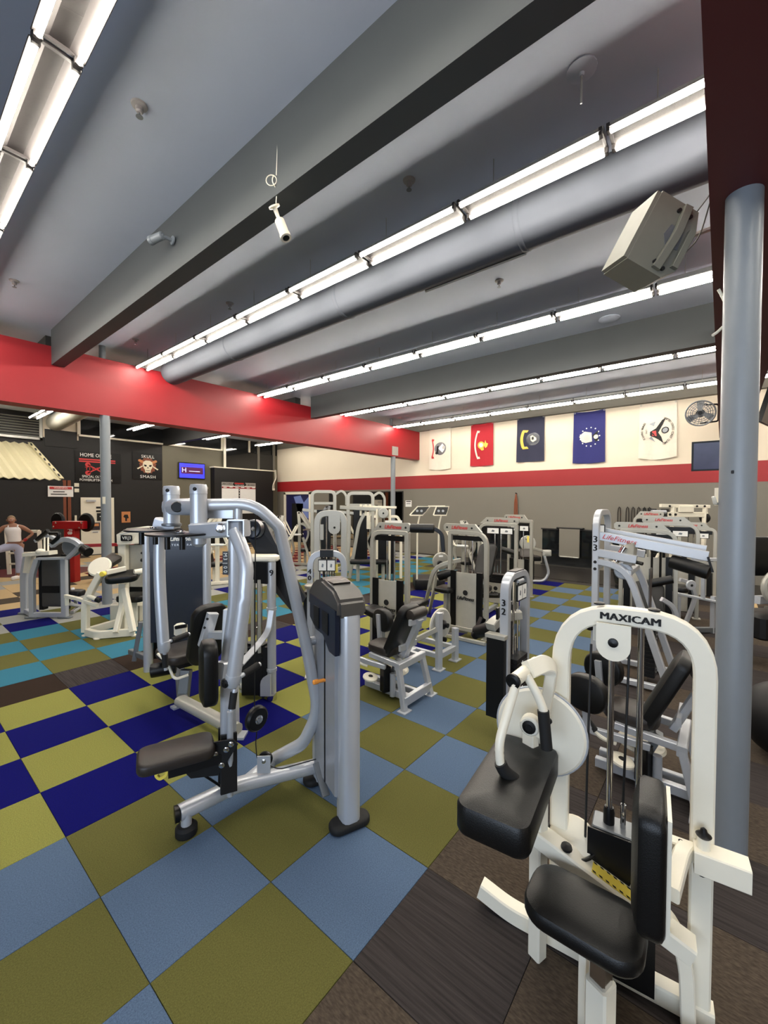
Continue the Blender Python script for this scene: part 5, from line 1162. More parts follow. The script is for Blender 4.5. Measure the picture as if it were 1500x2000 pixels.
def red_machine():
    t = thing('red_plate_machine', 'dark red machine column with black plates, behind the curved arm machine', 'exercise machine', gp((3.175,12.749,0.000)))
    P = lambda r, f, z: gp((3.175,12.749,0.000))+R3*r+F3*f+Z3*z
    o = obj('red_column', B().box(P(0, 0, .75), (.26, .2, 1.5), R3, F3, .01), 'red_paint', t); obj('column_logo', B().text('F8', P(.02, -.105, 1.28), Z3*-1, R3, .16, .003), 'white_ink', o, False)
    obj('red_header', B().box(P(-.02, -.02, 1.44), (.78, .22, .2), R3, F3, .02), 'red_paint', t)
    for r, z in ((-.36, 1.4), (-.3, 1.5), (.28, 1.38), (.34, 1.5)): obj('header_bolt', B().disc(P(r, -.135, z), F3, .02, .01, 8), 'chrome', t)
    for r, z, s in ((.3, 1.5, .24), (-.42, 1.55, .2)): obj('weight_disc', B().disc(P(r, .1, z), F3*.9+R3*.2, s, .1, 28), 'black_plastic', t)
    obj('red_rail', B().bar([P(.1, .1, .9), P(1.2, .6, .9)], .08, .08), 'red_paint', t); obj('bench_pad', B().pad(P(.9, .0, .22), R3, F3, .8, .4, .12, .08), 'black_vinyl', t)
    obj('bench_foot', B().box(P(.9, .0, .08), (.5, .3, .16), R3, F3), 'black_satin', t, False)
red_machine()
def rack():
    o = gp((2.705,14.429,0.000)); P = lambda r, f, z: o+R3*r+F3*f+Z3*z
    t = thing('white_barbell_rack', 'white steel rack behind the person at the far left', 'rack', o)
    for r, h in ((0, 1.22), (-.9, 1.22)): obj('rack_post', B().bar([P(r, .3, 0), P(r-.06, .3, h)], .09, .07), 'white_paint', t)
    obj('rack_arm', B().bar([P(-.06, .3, 1.2), P(-.3, .3, 1.2)], .08, .08), 'white_paint', t)
    for z in (.32, .62): obj('rack_bar', B().bar([P(.05, .3, z), P(-.95, .3, z-.03)], .05, .05), 'white_paint', t)
    p = P(-.52, .12, 0)
    b = thing('water_bottle', 'small grey bottle on the floor by the rack at far left', 'bottle', p)
    obj('bottle_body', B().lathe(p, Z3, [(.035, 0), (.04, .01), (.04, .2), (.02, .23)], 14), 'silver', b); obj('cap', B().lathe(p+Z3*.23, Z3, [(.02, 0), (.02, .03)], 12), 'black_plastic', b)
rack()
struct('lifting_platform', B().box(A((2.331,14.638,0.000), -.3, .9, .001), (3.2, 1.8, .014), R3, F3), 'maroon_and_shaded_red')
# ---- person
def person():
    RL = (R3*.79+F3*.613).normalized(); FL = (F3*.79-R3*.613).normalized()
    base = gp((2.353,14.270,0.000)); k = 1.0
    P = lambda r, f, z: base+RL*r+FL*f+Z3*z
    t = thing('person', 'person in white tank top and pale lavender leggings, one hand on hip, one foot raised', 'person', base)
    J = {'hip': (-.03, 0, .92), 'waist': (-.04, 0, 1.06), 'chest': (-.06, 0, 1.24), 'neck': (-.07, 0, 1.4), 'neck2': (-.08, -.01, 1.46), 'head': (-.09, -.02, 1.53), 'crown': (-.09, 0, 1.62),
         'shR': (.12, 0, 1.36), 'elR': (.34, .02, 1.18), 'wrR': (.16, -.04, 1.0), 'haR': (.08, -.08, .97),
         'shL': (-.25, 0, 1.36), 'elL': (-.42, .0, 1.14), 'wrL': (-.36, -.16, .94), 'haL': (-.34, -.24, .88),
         'hjR': (.06, 0, .86), 'knR': (.05, -.02, .48), 'anR': (.02, .02, .08), 'toR': (-.06, -.14, .035),
         'hjL': (-.13, -.02, .86), 'knL': (-.42, -.2, .78), 'anL': (-.44, -.1, .46), 'toL': (-.5, -.26, .42)}
    def skin(name, chain, rad, m, grow=0, root=0, parent=t, lv=2):
        names = []; ed = []
        for ch in chain:
            for a, b_ in zip(ch, ch[1:]):
                for n in (a, b_):
                    if n not in names: names.append(n)
                ed.append((names.index(a), names.index(b_)))
        me = bpy.data.meshes.new(name); me.from_pydata([P(*J[n])-base for n in names], ed, [])
        o = bpy.data.objects.new(name, me); C.objects.link(o); o.parent = parent
        md = o.modifiers.new('skin', 'SKIN'); md.use_smooth_shade = True
        for i, n in enumerate(names):
            sv = me.skin_vertices[0].data[i]; r = rad[n]; r = r if isinstance(r, tuple) else (r, r); sv.radius = (r[0]+grow, r[1]+grow); sv.use_root = (i == root)
        s = o.modifiers.new('sub', 'SUBSURF'); s.levels = lv; s.render_levels = lv
        me.materials.append(MT[m]); return o
    r = {'hip': (.15, .12), 'waist': (.115, .085), 'chest': (.15, .11), 'neck': .06, 'neck2': .05, 'head': (.085, .1), 'crown': (.06, .075), 'shR': .062, 'elR': .042, 'wrR': .028, 'haR': .035, 'shL': .062, 'elL': .042, 'wrL': .028, 'haL': .035,
         'hjR': .105, 'knR': .062, 'anR': .038, 'toR': .03, 'hjL': .105, 'knL': .064, 'anL': .038, 'toL': .03}
    bd = skin('body', [('hip', 'waist', 'chest', 'neck', 'neck2', 'head', 'crown'), ('neck', 'shR', 'elR', 'wrR', 'haR'), ('neck', 'shL', 'elL', 'wrL', 'haL'), ('hip', 'hjR', 'knR', 'anR', 'toR'), ('hip', 'hjL', 'knL', 'anL', 'toL')], r, 'skin')
    J['hem'] = (.03, 0, .14); J['hem2'] = (-.44, -.11, .52); r['hem'] = .042; r['hem2'] = .042; J['belt'] = (-.035, 0, 1.0); r['belt'] = (.138, .11)
    skin('leggings', [('belt', 'hip', 'hjR', 'knR', 'hem'), ('hip', 'hjL', 'knL', 'hem2')], r, 'legging', .02)
    J['bust'] = (-.065, -.01, 1.3); r['bust'] = (.15, .105)
    J['rib'] = (-.05, 0, 1.1); r['rib'] = (.128, .102)
    b = B(); b.ring_sweep(None, [[P(x+w/2*math.cos(a), -.02+d/2*math.sin(a), z) for a in [i*math.pi/12 for i in range(24)]] for x, w, d, z in ((-.035, .285, .275, .99), (-.04, .285, .275, 1.07), (-.045, .29, .275, 1.13), (-.055, .315, .28, 1.21), (-.06, .335, .285, 1.27), (-.065, .315, .25, 1.33), (-.068, .27, .19, 1.365))], cap=False)
    obj('tank_top', b, 'white_cloth', t)
    sp = P(-.47, -.2, 0)
    st = thing('foot_step', 'pale step stand under the raised foot of the person', 'step', sp)
    obj('step_top', B().box(sp+Z3*.355, (.3, .36, .04), RL, FL, .01), 'white_paint', st); 
    for x in (-.1, .1): obj('leg', B().box(sp+RL*x+Z3*.17, (.05, .3, .34), RL, FL), 'white_paint', st, False)
    for s in (-.15, .03): obj('top_strap', B().tube([P(s, -.1, 1.33), P(s+.01, -.07, 1.41), P(s+.01, .06, 1.4)], .016, .03, 8), 'white_cloth', t)
    b = B(); b.sph(P(-.09, .04, 1.575), .09, (.95, .95, 1.0), 16); obj('hair', b, 'hair', t)
    b = B(); b.sph(P(-.09, .085, 1.6), .045); obj('hair_bun', b, 'hair', t)
    f = lambda x, z: P(-.095+x, -.115, 1.53+z)
    for x in (-.032, .032):
        e = obj('eye', B().sph(f(x, .022), .011, (1.3, .6, .8), 10), 'white_cloth', t); obj('pupil', B().sph(f(x, .022)-FL*.007, .006, (1, .6, 1), 8), 'ink', e); obj('brow', B().bar([f(x-.018, .042), f(x+.018, .044)], .006, .006), 'hair', t)
    obj('nose', B().lathe(f(0, .012), V((0, 0, -1))-FL*.3, [(.006, 0), (.012, .03), (.004, .036)], 8), 'skin', t); obj('mouth', B().bar([f(-.02, -.042), f(0, -.039)-FL*.004, f(.02, -.042)], .008, .008), 'decal_red', t)
    for x in (-.09, .09): obj('ear', B().sph(P(-.09+x, .0, 1.54), .022, (.5, 1, 1.3), 8), 'skin', t)
    for (w, h, hx) in (('wrR', 'haR', 1), ('wrL', 'haL', -1)):
        a, b_ = P(*J[w]), P(*J[h]); d = (b_-a).normalized(); sd = d.cross(FL).normalized()
        for i in range(4): obj('finger', B().tube([b_+sd*(i-1.5)*.017, b_+sd*(i-1.5)*.018+d*(.045-.006*abs(i-1.5)), b_+sd*(i-1.5)*.018+d*(.07-.008*abs(i-1.5))-FL*-.012], .009, .01, 8), 'skin', t)
        obj('thumb', B().tube([b_-sd*.025, b_-sd*.05+d*.02, b_-sd*.055+d*.045], .0095, .01, 8), 'skin', t)
    obj('wristband', B().lathe(P(*J['wrR']), P(*J['elR'])-P(*J['wrR']), [(.036, -.01), (.038, 0), (.04, .06), (.034, .065)], 14), 'red_paint', t)
    for n, m_ in (('R', (.02, .0)), ('L', (-.44, -.12))):
        tip, an = P(*J['to'+n]), P(*J['an'+n])
        obj('shoe', B().pad((tip+gp(an)+Z3*an.z)/2-Z3*.0+FL*-.01 if n == 'L' else V(((tip+an)/2).to_tuple()[:2]+(.045,)), (tip-an).cross(Z3), V((tip-an).to_tuple()[:2]+(0,)), .095, .27, .085, .045, .01), 'white_cloth', t)
person()
# ---- awning, louver, dark bay
def awning():
    x0, x1 = -.5, 3.45; y0, z0, y1, z1 = YL-.12, 4.02, 16.6, 2.74
    t = thing('corrugated_awning', 'cream corrugated metal awning projecting from the dark wall at far left', 'awning', (x1, y0, z1))
    n = 72; rows = []
    b = B(); v = []
    for j in range(2):
        for s in (0, -.02):
            v.append([b.bm.verts.new(((x0+(x1+.42*j-x0)*i/n), y0+(y1-y0)*j, z0+(z1-z0)*j+.028*math.sin(i*math.pi/2)+s)) for i in range(n+1)])
    for i in range(n):
        for q, w in ((v[0], v[2]), (v[1], v[3])): b.bm.faces.new((q[i], q[i+1], w[i+1], w[i]))
        b.bm.faces.new((v[2][i], v[2][i+1], v[3][i+1], v[3][i]))
    obj('corrugated_sheet', b, 'awning', t); obj('edge_flashing', B().bar([(x1+.02, y0, z0+.03), (x1+.44, y1, z1+.03)], .12, .03), 'awning', t)
    for k in range(7):
        f = (k+.5)/7; obj('flashing_slot', B().box((x1+.0+.42*f, y0+(y1-y0)*f, z0+(z1-z0)*f+.055), (.05, .16, .01), (1, 0, 0), (0, y1-y0, z1-z0)), 'ink', t, False)
    obj('under_brace', B().bar([(3.3, YL-.06, 3.0), (3.5, 16.8, 2.75)], .06, .06), 'dark', t)
awning()
lv = thing('wall_louver', 'large dark wall louver with thin horizontal blades in a pale frame, upper left', 'vent', (2.6, YL, 4.4))
b = B()
for x0, x1, z0, z1 in ((1.2, 3.82, 4.18, 4.26), (3.74, 3.82, 4.18, 5.0)): b.box(((x0+x1)/2, YL-.06, (z0+z1)/2), (x1-x0, .1, z1-z0))
obj('louver_frame', b, 'galv', lv, False); obj('louver_back', bx(1.2, 3.74, YL-.03, YL-.01, 4.2, 5.0), 'dark', lv, False)
for k in range(8): obj('louver_blade', B().box((2.47, YL-.06, 4.3+k*.09), (2.54, .07, .012), (1, 0, 0), (0, 1, .6)), 'galv', lv, False)
struct('paint_panel', bx(3.85, 4.9, YL-.012, YL, 4.3, ZC), 'cream_wall', wl)
b = B().poly([(3.9, YL-.02, z) for z in (4.0, 4.6)]+[(4.85, YL-.02, z) for z in (4.6, 4.0)], Y3, .02); o = obj('dark_fabric', b, 'black_wall', None, False); o.location = (0, 0, 0); o['kind'] = 'structure'
dk = struct('door_recess', bx(4.05, 4.72, YL-.03, YL-.02, 0, 3.1), 'dark', wl)
for x, m_ in ((4.42, 'wood'), (4.56, 'wood')):
    o = obj('timber_plank', B().box((x, YL-.12, 1.4), (.1, .05, 2.8)), m_, None, False, (x, YL-.12, 0)); tag(o, 'tall reddish timber plank leaning in the dark recess, ' + ('left one' if x < 4.5 else 'right one'), 'plank')
b = B().box((4.75, YL-.1, 1.0), (.06, .05, 1.5)); o = obj('white_pole', b, 'white_paint', None, False, (4.75, YL-.1, 0)); tag(o, 'short white bar standing beside the timber planks', 'pole'); o.location.z = -.24
sg = obj('warning_sign', B().box((3.83, 16.5, 2.35), (.66, .015, .34)), 'paper', None, False, (3.83, 16.5, 2.35)); tag(sg, 'white sign with a red band hanging under the cream awning', 'sign')
obj('sign_band', B().box((3.83, 16.488, 2.46), (.58, .01, .08)), 'decal_red', sg, False)
obj('sign_lines', B().text('WARNING', (3.83, 16.481, 2.46), X3, Z3, .075, .002), 'white_ink', sg, False)
for z, xs in ((2.34, .3), (2.26, .42)): obj('sign_print', B().box((3.78, 16.489, z), (xs, .008, .028)), 'ink', sg, False)
struct('dark_partition', bx(-4.9, 3.9, 16.53, 16.6, 0, 2.66), 'black_wall')
# ---- door, banners, screens, record board on the left wall
d2 = struct('door_2', bx(4.93, 6.03, YL-.05, YL-.01, 0, 2.18), 'white_paint')
o = obj('door_closer', B().box((5.25, YL-.09, 2.05), (.3, .06, .07)), 'silver', d2, False)
def poster(name, x0, x1, z0, z1, m, par=None, y=YL-.06, lab=None, cat='poster'):
    o = obj(name, B().box(((x0+x1)/2, y, (z0+z1)/2), (x1-x0, .008, z1-z0)), m, par, False, None if par else ((x0+x1)/2, y, z0))
    if lab: tag(o, lab, cat)
    return o
p_ = poster('door_notice', 5.42, 5.68, 1.76, 1.83, 'ink', None, YL-.06, 'thin black plate on the white door, upper one', 'sign')
p_ = poster('door_notice', 5.42, 5.68, 1.62, 1.69, 'ink', None, YL-.06, 'thin black plate on the white door, lower one', 'sign')
p_ = poster('door_notice', 5.44, 5.66, 1.28, 1.58, 'ink', None, YL-.06, 'black notice with a white mark on the white door', 'sign'); obj('notice_mark', B().disc((5.55, YL-.066, 1.45), Y3, .02, .004, 10), 'white_ink', p_)
p_ = poster('door_poster', 5.21, 5.54, .93, 1.22, 'poster_dark', None, YL-.06, 'colourful dark poster at left on the white door', 'poster'); obj('poster_picture', B().box((5.38, YL-.067, 1.13), (.24, .004, .1)), 'poster_orange', p_, False)
p_ = poster('door_poster', 5.6, 5.92, .8, 1.22, 'poster_maroon', None, YL-.06, 'maroon poster at right on the white door', 'poster'); obj('poster_picture', B().box((5.76, YL-.067, 1.06), (.26, .004, .08)), 'paper', p_, False)
p_ = poster('door_notice', 5.26, 5.5, .82, .9, 'paper', None, YL-.06, 'small white paper below the left door poster', 'paper'); obj('paper_print', B().box((5.38, YL-.067, .85), (.18, .004, .02)), 'ink', p_, False)
p_ = poster('wall_poster', 6.3, 6.62, 1.18, 1.62, 'poster_orange', None, YL-.02, 'small orange poster on the dark wall right of the left column', 'poster'); obj('poster_figure', B().poly([(6.46+x, YL-.026, 1.36+z) for x, z in ((-.1, .05), (-.06, .14), (.06, .14), (.1, .0), (.03, -.02), (.03, -.12), (-.03, -.12), (-.03, 0))], Y3, .004), 'ink', p_, False)
for z in (2.44, 2.64):
    o = obj('wall_switch', B().box((4.82, YL-.012, z), (.15, .02, .14), (1, 0, 0), (0, 1, 0), .01), 'white_paint', None, False, (4.82, YL, z)); tag(o, 'white wall switch plate under the team banner, ' + ('lower' if z < 2.5 else 'upper'), 'switch')
bn = poster('team_banner', 4.78, 6.3, 2.75, 3.92, 'black_plastic', None, YL-.02, 'black team banner with white lettering and a red dumbbell cross, behind the left column', 'banner')
yb = YL-.027
for txt, z, h, s in (('HOME OF THE', 3.78, .19, 1.0), ('SPECIAL OLYMPICS', 2.97, .13, 1.0), ('POWERLIFTING TEAM', 2.84, .13, 1.0)): obj('banner_lettering', B().text(txt, (5.45, yb, z), X3, Z3, h, .002, 'CENTER', s*.84), 'white_ink', bn, False)
obj('banner_lettering', B().text('TITANS', (5.45, yb-.006, 3.27), X3, Z3, .16, .002, 'CENTER', 1.2, 0, 1.2), 'decal_red', bn, False)
for z in (3.62, 3.54): obj('red_band', B().box((5.5, yb, z), (1.2, .003, .05)), 'decal_red', bn, False)
b = B()
for s in (-1, 1):
    b.bar([(5.45-.28*s, yb, 3.43), (5.45+.28*s, yb, 3.1)], .04, .004, 0, Y3)
    for q in (-1, 1): b.disc((5.45+.27*q*s, yb, 3.265-.155*q), Y3, .09, .004, 14)
obj('dumbbell_cross', b, 'decal_red', bn, False)
sk = poster('skull_banner', 6.72, 7.85, 2.95, 4.05, 'black_plastic', None, YL-.02, 'black skull banner with crossed wooden bats on the dark wall', 'banner')
c = V((7.3, yb, 3.5)); K = lambda pts, m, nm, dy=0: obj(nm, B().poly([(c.x+x, yb-dy, c.z+z) for x, z in pts], Y3, .004), m, sk, False)
mane = [(math.cos(a)*(.3+.05*(i % 2)), math.sin(a)*(.3+.05*(i % 2))) for i, a in enumerate([k*math.pi/14 for k in range(28)])]
K([(x, z+.03) for x, z in mane], 'wood', 'skull_mane')
for s in (-1, 1):
    K([(s*.02, .12), (s*.3, .28), (s*.36, .26), (s*.37, .2), (s*.32, .17), (s*.06, .06)], 'poster_orange', 'wooden_bat', .003)
    K([(s*.36, -.07), (s*.42, -.1), (s*.38, -.14), (s*.2, -.02), (s*.2, .03)], 'bone', 'crossbone', .003)
K([(-.2, .06), (-.17, .18), (-.08, .24), (.08, .24), (.17, .18), (.2, .06), (.16, -.08), (.12, -.14), (.1, -.26), (-.1, -.26), (-.12, -.14), (-.16, -.08)], 'bone', 'skull_face', .007)
for s in (-1, 1): K([(s*.04, .03), (s*.07, .06), (s*.15, .07), (s*.14, .0), (s*.07, -.02)], 'ink', 'eye_socket', .011)
K([(-.03, -.08), (0, -.01), (.03, -.08)], 'ink', 'nose_hole', .011); K([(-.09, -.17), (.09, -.17), (.07, -.19), (-.07, -.19)], 'ink', 'tooth_gap', .011)
obj('banner_lettering', B().text('SKULL', (7.3, yb-.012, 3.9), X3, Z3, .17, .002, 'CENTER', 1.0, 0, 1.1), 'white_ink', sk, False); obj('banner_lettering', B().text('SMASH', (7.3, yb-.012, 3.06), X3, Z3, .17, .002, 'CENTER', 1.1, 0, 1.1), 'white_ink', sk, False)
def tv(name, lab, cx, y, cz, w, h, scr):
    t = thing(name, lab, 'television', (cx, y, cz))
    obj('bezel', B().box((cx, y-.06, cz), (w, .06, h), X3, Y3, .02), 'black_plastic', t); s = obj('screen', B().box((cx, y-.093, cz), (w-.08, .006, h-.08)), scr, t, False); obj('wall_bracket', B().box((cx, y-.015, cz), (.3, .03, .2)), 'dark', t, False)
    return t, s
t, s = tv('wall_television', 'wall television glowing blue with a letter H, left of the record board', 9.15, YL, 3.42, 1.22, .72, 'screen_blue')
obj('screen_panel', B().box((9.15, YL-.098, 3.43), (1.0, .004, .3)), 'screen_maroon', s, False); obj('screen_letter', B().text('H', (8.78, YL-.102, 3.43), X3, Z3, .3, .002), 'screen_light', s, False)
obj('screen_caption', B().box((9.25, YL-.102, 3.4), (.5, .003, .025)), 'screen_light', s, False); obj('screen_line', B().box((9.15, YL-.098, 3.66), (.8, .004, .02)), 'screen_maroon', s, False)
ex = obj('exit_light_unit', B().box((9.6, YL-.05, 2.66), (.4, .08, .2), X3, Y3, .02), 'cream_wall', None, True, (9.6, YL, 2.66)); tag(ex, 'small cream emergency light box on the olive wall below the television', 'emergency light')
obj('lamp_head', B().sph((9.84, YL-.08, 2.66), .06), 'cream_wall', ex)
rb = thing('record_board', 'white record board with red header on the dark partition', 'board', (11.3, 18.32, 2.0))
yb = 18.305
obj('board_panel', B().box((11.31, yb, 2.2), (1.82, .02, 1.5)), 'paper', rb, False); hb = obj('board_header', B().box((11.31, yb-.012, 2.88), (1.82, .012, .17)), 'galv', rb, False)
obj('header_lettering', B().text('RECORD', (10.68, yb-.02, 2.88), X3, Z3, .12, .002, 'CENTER', 1, .1), 'ink', hb, False); obj('header_lettering', B().text('BOARD', (11.97, yb-.02, 2.86), X3, Z3, .12, .002, 'CENTER', 1, .1), 'ink', hb, False)
obj('header_badge', B().poly([(x, yb-.02, z) for x, z in ((10.95, 2.87), (11.03, 2.97), (11.62, 2.97), (11.7, 2.86), (11.6, 2.79), (11.04, 2.79))], Y3, .004), 'ink', hb, False); obj('badge_lettering', B().text('FITNESS GAMES', (11.33, yb-.025, 2.83), X3, Z3, .07, .002), 'white_ink', hb, False); obj('badge_band', B().box((11.3, yb-.024, 2.92), (.5, .004, .06)), 'decal_red', hb, False)
obj('red_row', B().box((11.31, yb-.013, 2.71), (1.82, .008, .08)), 'stripe_red', rb, False)
for k in range(6): obj('row_label', B().box((10.56+k*.31, yb-.019, 2.71+(k % 2)*.02), (.17, .004, .035)), 'white_ink', rb, False)
obj('centre_column', B().box((11.31, yb-.013, 2.1), (.07, .008, 1.1)), 'ink', rb, False)
for k in range(7): obj('column_mark', B().disc((11.31, yb-.019, 2.58-k*.13), Y3, .02, .004, 8), 'white_ink', rb)
# ================================================================ BACK WALL: flags, fan, screen, hanging gear
def flag(y0, y1, z0, z1, m, lab, sag):
    """hanging cloth with soft folds and a sagging lower hem; returns object and a placer on its face"""
    b = B(); nx, nz = 18, 22; xf = lambda u, w: XW-.05-.02*math.sin(u*7+w*2)*w-.015*math.sin(u*13)*(w**1.5)
    yf = lambda u, w: y0+(y1-y0)*u+(.03*w*(.5-u)); zf = lambda u, w: z1+(z0-z1)*w-sag*math.sin(math.pi*u)*w-.03*math.sin(math.pi*u)*(1-w)
    g = [[b.bm.verts.new((xf(i/nx, j/nz), yf(i/nx, j/nz), zf(i/nx, j/nz))) for i in range(nx+1)] for j in range(nz+1)]
    h = [[b.bm.verts.new((xf(i/nx, j/nz)+.006, yf(i/nx, j/nz), zf(i/nx, j/nz))) for i in range(nx+1)] for j in range(nz+1)]
    for j in range(nz):
        for i in range(nx):
            b.bm.faces.new((g[j][i], g[j][i+1], g[j+1][i+1], g[j+1][i])); b.bm.faces.new((h[j][i], h[j+1][i], h[j+1][i+1], h[j][i+1]))
    for i in range(nx):
        for q in (0, nz): b.bm.faces.new((g[q][i], g[q][i+1], h[q][i+1], h[q][i]))
    for j in range(nz):
        for q in (0, nx): b.bm.faces.new((g[j][q], h[j][q], h[j+1][q], g[j+1][q]))
    o = obj('hanging_flag', b, m, None, True, (XW, (y0+y1)/2, z1)); tag(o, lab, 'flag', 'service flags on the back wall')
    for y in (y0, y1): obj('grommet', B().ring((XW-.05, y+(.03 if y == y1 else -.03)*(1 if y1 > y0 else -1)*-1, z1-.03), X3, .02, .006, 12, 6), 'galv', o)
    def at(s, w, k=.012): return V((xf(s, w)-k, yf(s, w), zf(s, w)))
    return o, at
def emblem(o, at, pts, m, name, k=.012, t=.004):
    P = [at(s, w, k) for s, w in pts]
    obj(name, B().poly(P, X3, t), m, o, False)
def circ(s, w, r, n=18, asp=.58): return [(s+r*math.cos(i*2*math.pi/n), w+r*asp*math.sin(i*2*math.pi/n)) for i in range(n)]
def scroll(o, at, s, w0, w1, m, bow, wd=.09, name='scroll', k=.014):
    n = 14; L = [(s+bow*math.sin(math.pi*i/n), w0+(w1-w0)*i/n) for i in range(n+1)]; Q = [(a+wd, b_) for a, b_ in L]
    b = B()
    for i in range(n): b.poly([at(*L[i], k), at(*L[i+1], k), at(*Q[i+1], k), at(*Q[i], k)], X3, .004)
    b.poly([at(L[0][0]+wd*.3, w0-.03, k), at(L[0][0]+wd*2.4, w0-.02, k), at(L[0][0]+wd*1.8, w0+.03, k), at(L[0][0], w0+.02, k)], X3, .004); b.poly([at(L[n][0]+wd*.3, w1+.03, k), at(L[n][0]+wd*2.4, w1+.02, k), at(L[n][0]+wd*1.8, w1-.03, k), at(L[n][0], w1-.02, k)], X3, .004)
    obj(name, b, m, o, False)
# army style flag (white)
o, at = flag(8.92, 7.98, 3.33, 4.88, 'flag_white', 'white flag with red scroll and grey eagle disc, leftmost of the row', .05)
scroll(o, at, .12, .27, .7, 'decal_red', .06, .05)
emblem(o, at, circ(.52, .48, .27), 'silver_dark', 'emblem_disc', .012); emblem(o, at, [(.42, .47), (.62, .36), (.74, .46), (.7, .52), (.62, .58)], 'paper', 'emblem_drape', .018); emblem(o, at, [(.36, .42), (.45, .4), (.43, .55), (.34, .56)], 'ink', 'emblem_armour', .019); emblem(o, at, circ(.68, .46, .07), 'grey_paint', 'emblem_cap', .02); emblem(o, at, [(.28, .58), (.4, .53), (.44, .6), (.32, .62)], 'ink', 'emblem_cannon', .02)
# red flag
o, at = flag(7.14, 6.28, 3.36, 4.87, 'flag_red', 'red flag with pale scroll and gold globe emblem', .02)
scroll(o, at, .28, .18, .8, 'flag_white', -.1, .06)
emblem(o, at, circ(.47, .5, .15), 'gold', 'globe_emblem', .013); emblem(o, at, circ(.47, .5, .09), 'bone', 'globe_land', .018); emblem(o, at, [(.6, .5), (.66, .39), (.7, .46), (.78, .48), (.74, .55), (.66, .58)], 'gold', 'eagle_emblem', .016); emblem(o, at, [(.4, .57), (.58, .55), (.6, .62), (.5, .63)], 'gold', 'anchor_emblem', .017)
# navy flag
o, at = flag(5.42, 4.52, 3.4, 4.87, 'flag_navy', 'dark navy flag with yellow scroll and ship seal', .0)
scroll(o, at, .2, .3, .68, 'gold', -.06, .1)
emblem(o, at, circ(.6, .49, .25), 'shroud_dark', 'seal_disc', .012); emblem(o, at, circ(.6, .49, .22), 'navy_plastic', 'seal_field', .016); emblem(o, at, [(.5, .42), (.58, .4), (.72, .47), (.72, .52), (.6, .56), (.52, .52)], 'bone', 'ship_emblem', .02); emblem(o, at, [(.55, .45), (.62, .43), (.64, .5), (.56, .51)], 'ink', 'anchor_emblem', .023)
# air force style flag
o, at = flag(3.62, 2.74, 3.27, 4.84, 'flag_blue', 'royal blue flag with silver shield and ring of stars', .03)
emblem(o, at, [(.2, .48), (.28, .42), (.36, .38), (.58, .41), (.6, .58), (.4, .6), (.28, .58)], 'bone', 'shield_emblem', .013); emblem(o, at, [(.6, .47), (.8, .38), (.76, .47), (.8, .56), (.72, .6)], 'ink', 'eagle_emblem', .014); emblem(o, at, circ(.72, .5, .07), 'bone', 'eagle_head', .018); emblem(o, at, circ(.44, .5, .1), 'grey_paint', 'shield_mark', .018)
for i in range(13):
    a = i*2*math.pi/13; emblem(o, at, circ(.53+.3*math.cos(a), .49+.18*math.sin(a), .022, 8), 'white_ink', 'star', .014)
# coast guard style flag (white)
o, at = flag(1.86, .99, 3.31, 4.83, 'flag_white', 'white flag with dark eagle and arcs of lettering, rightmost of the row', .06)
emblem(o, at, [(.3, .5), (.46, .44), (.62, .3), (.72, .27), (.6, .42), (.52, .52), (.6, .6), (.66, .72), (.52, .64), (.42, .6), (.3, .57)], 'ink', 'eagle_emblem', .013); emblem(o, at, [(.36, .49), (.46, .48), (.48, .58), (.36, .57)], 'decal_red', 'eagle_shield', .018); emblem(o, at, circ(.7, .49, .1), 'ink', 'round_seal', .014); emblem(o, at, circ(.7, .49, .07), 'silver_dark', 'seal_centre', .018); emblem(o, at, [(.28, .36), (.44, .32), (.4, .4)], 'silver_dark', 'olive_branch', .014); emblem(o, at, [(.28, .62), (.44, .68), (.34, .58)], 'silver_dark', 'arrow_sheaf', .014)
b = B()
for i, ch in enumerate('UNITED STATES COAST GUARD'):
    a = math.radians(-62+i*5.3); p = at(.5+.4*math.cos(a), .5+.25*math.sin(a), .014); r_ = (at(.5+.4*math.cos(a+.05), .5+.25*math.sin(a+.05), .014)-p); b.text(ch, p, r_, X3.cross(r_)*-1 if False else r_.cross(X3), .075, .002)
for i, ch in enumerate('SEMPER PARATUS'):
    a = math.radians(215-i*5.3); p = at(.5+.42*math.cos(a), .5+.26*math.sin(a), .014); r_ = (at(.5+.42*math.cos(a-.05), .5+.26*math.sin(a-.05), .014)-p); b.text(ch, p, r_, r_.cross(X3), .075, .002)
b.text('1790', at(.2, .5, .014), Z3*-1, -Y3, .06, .002); obj('arc_lettering', b, 'ink', o, False)
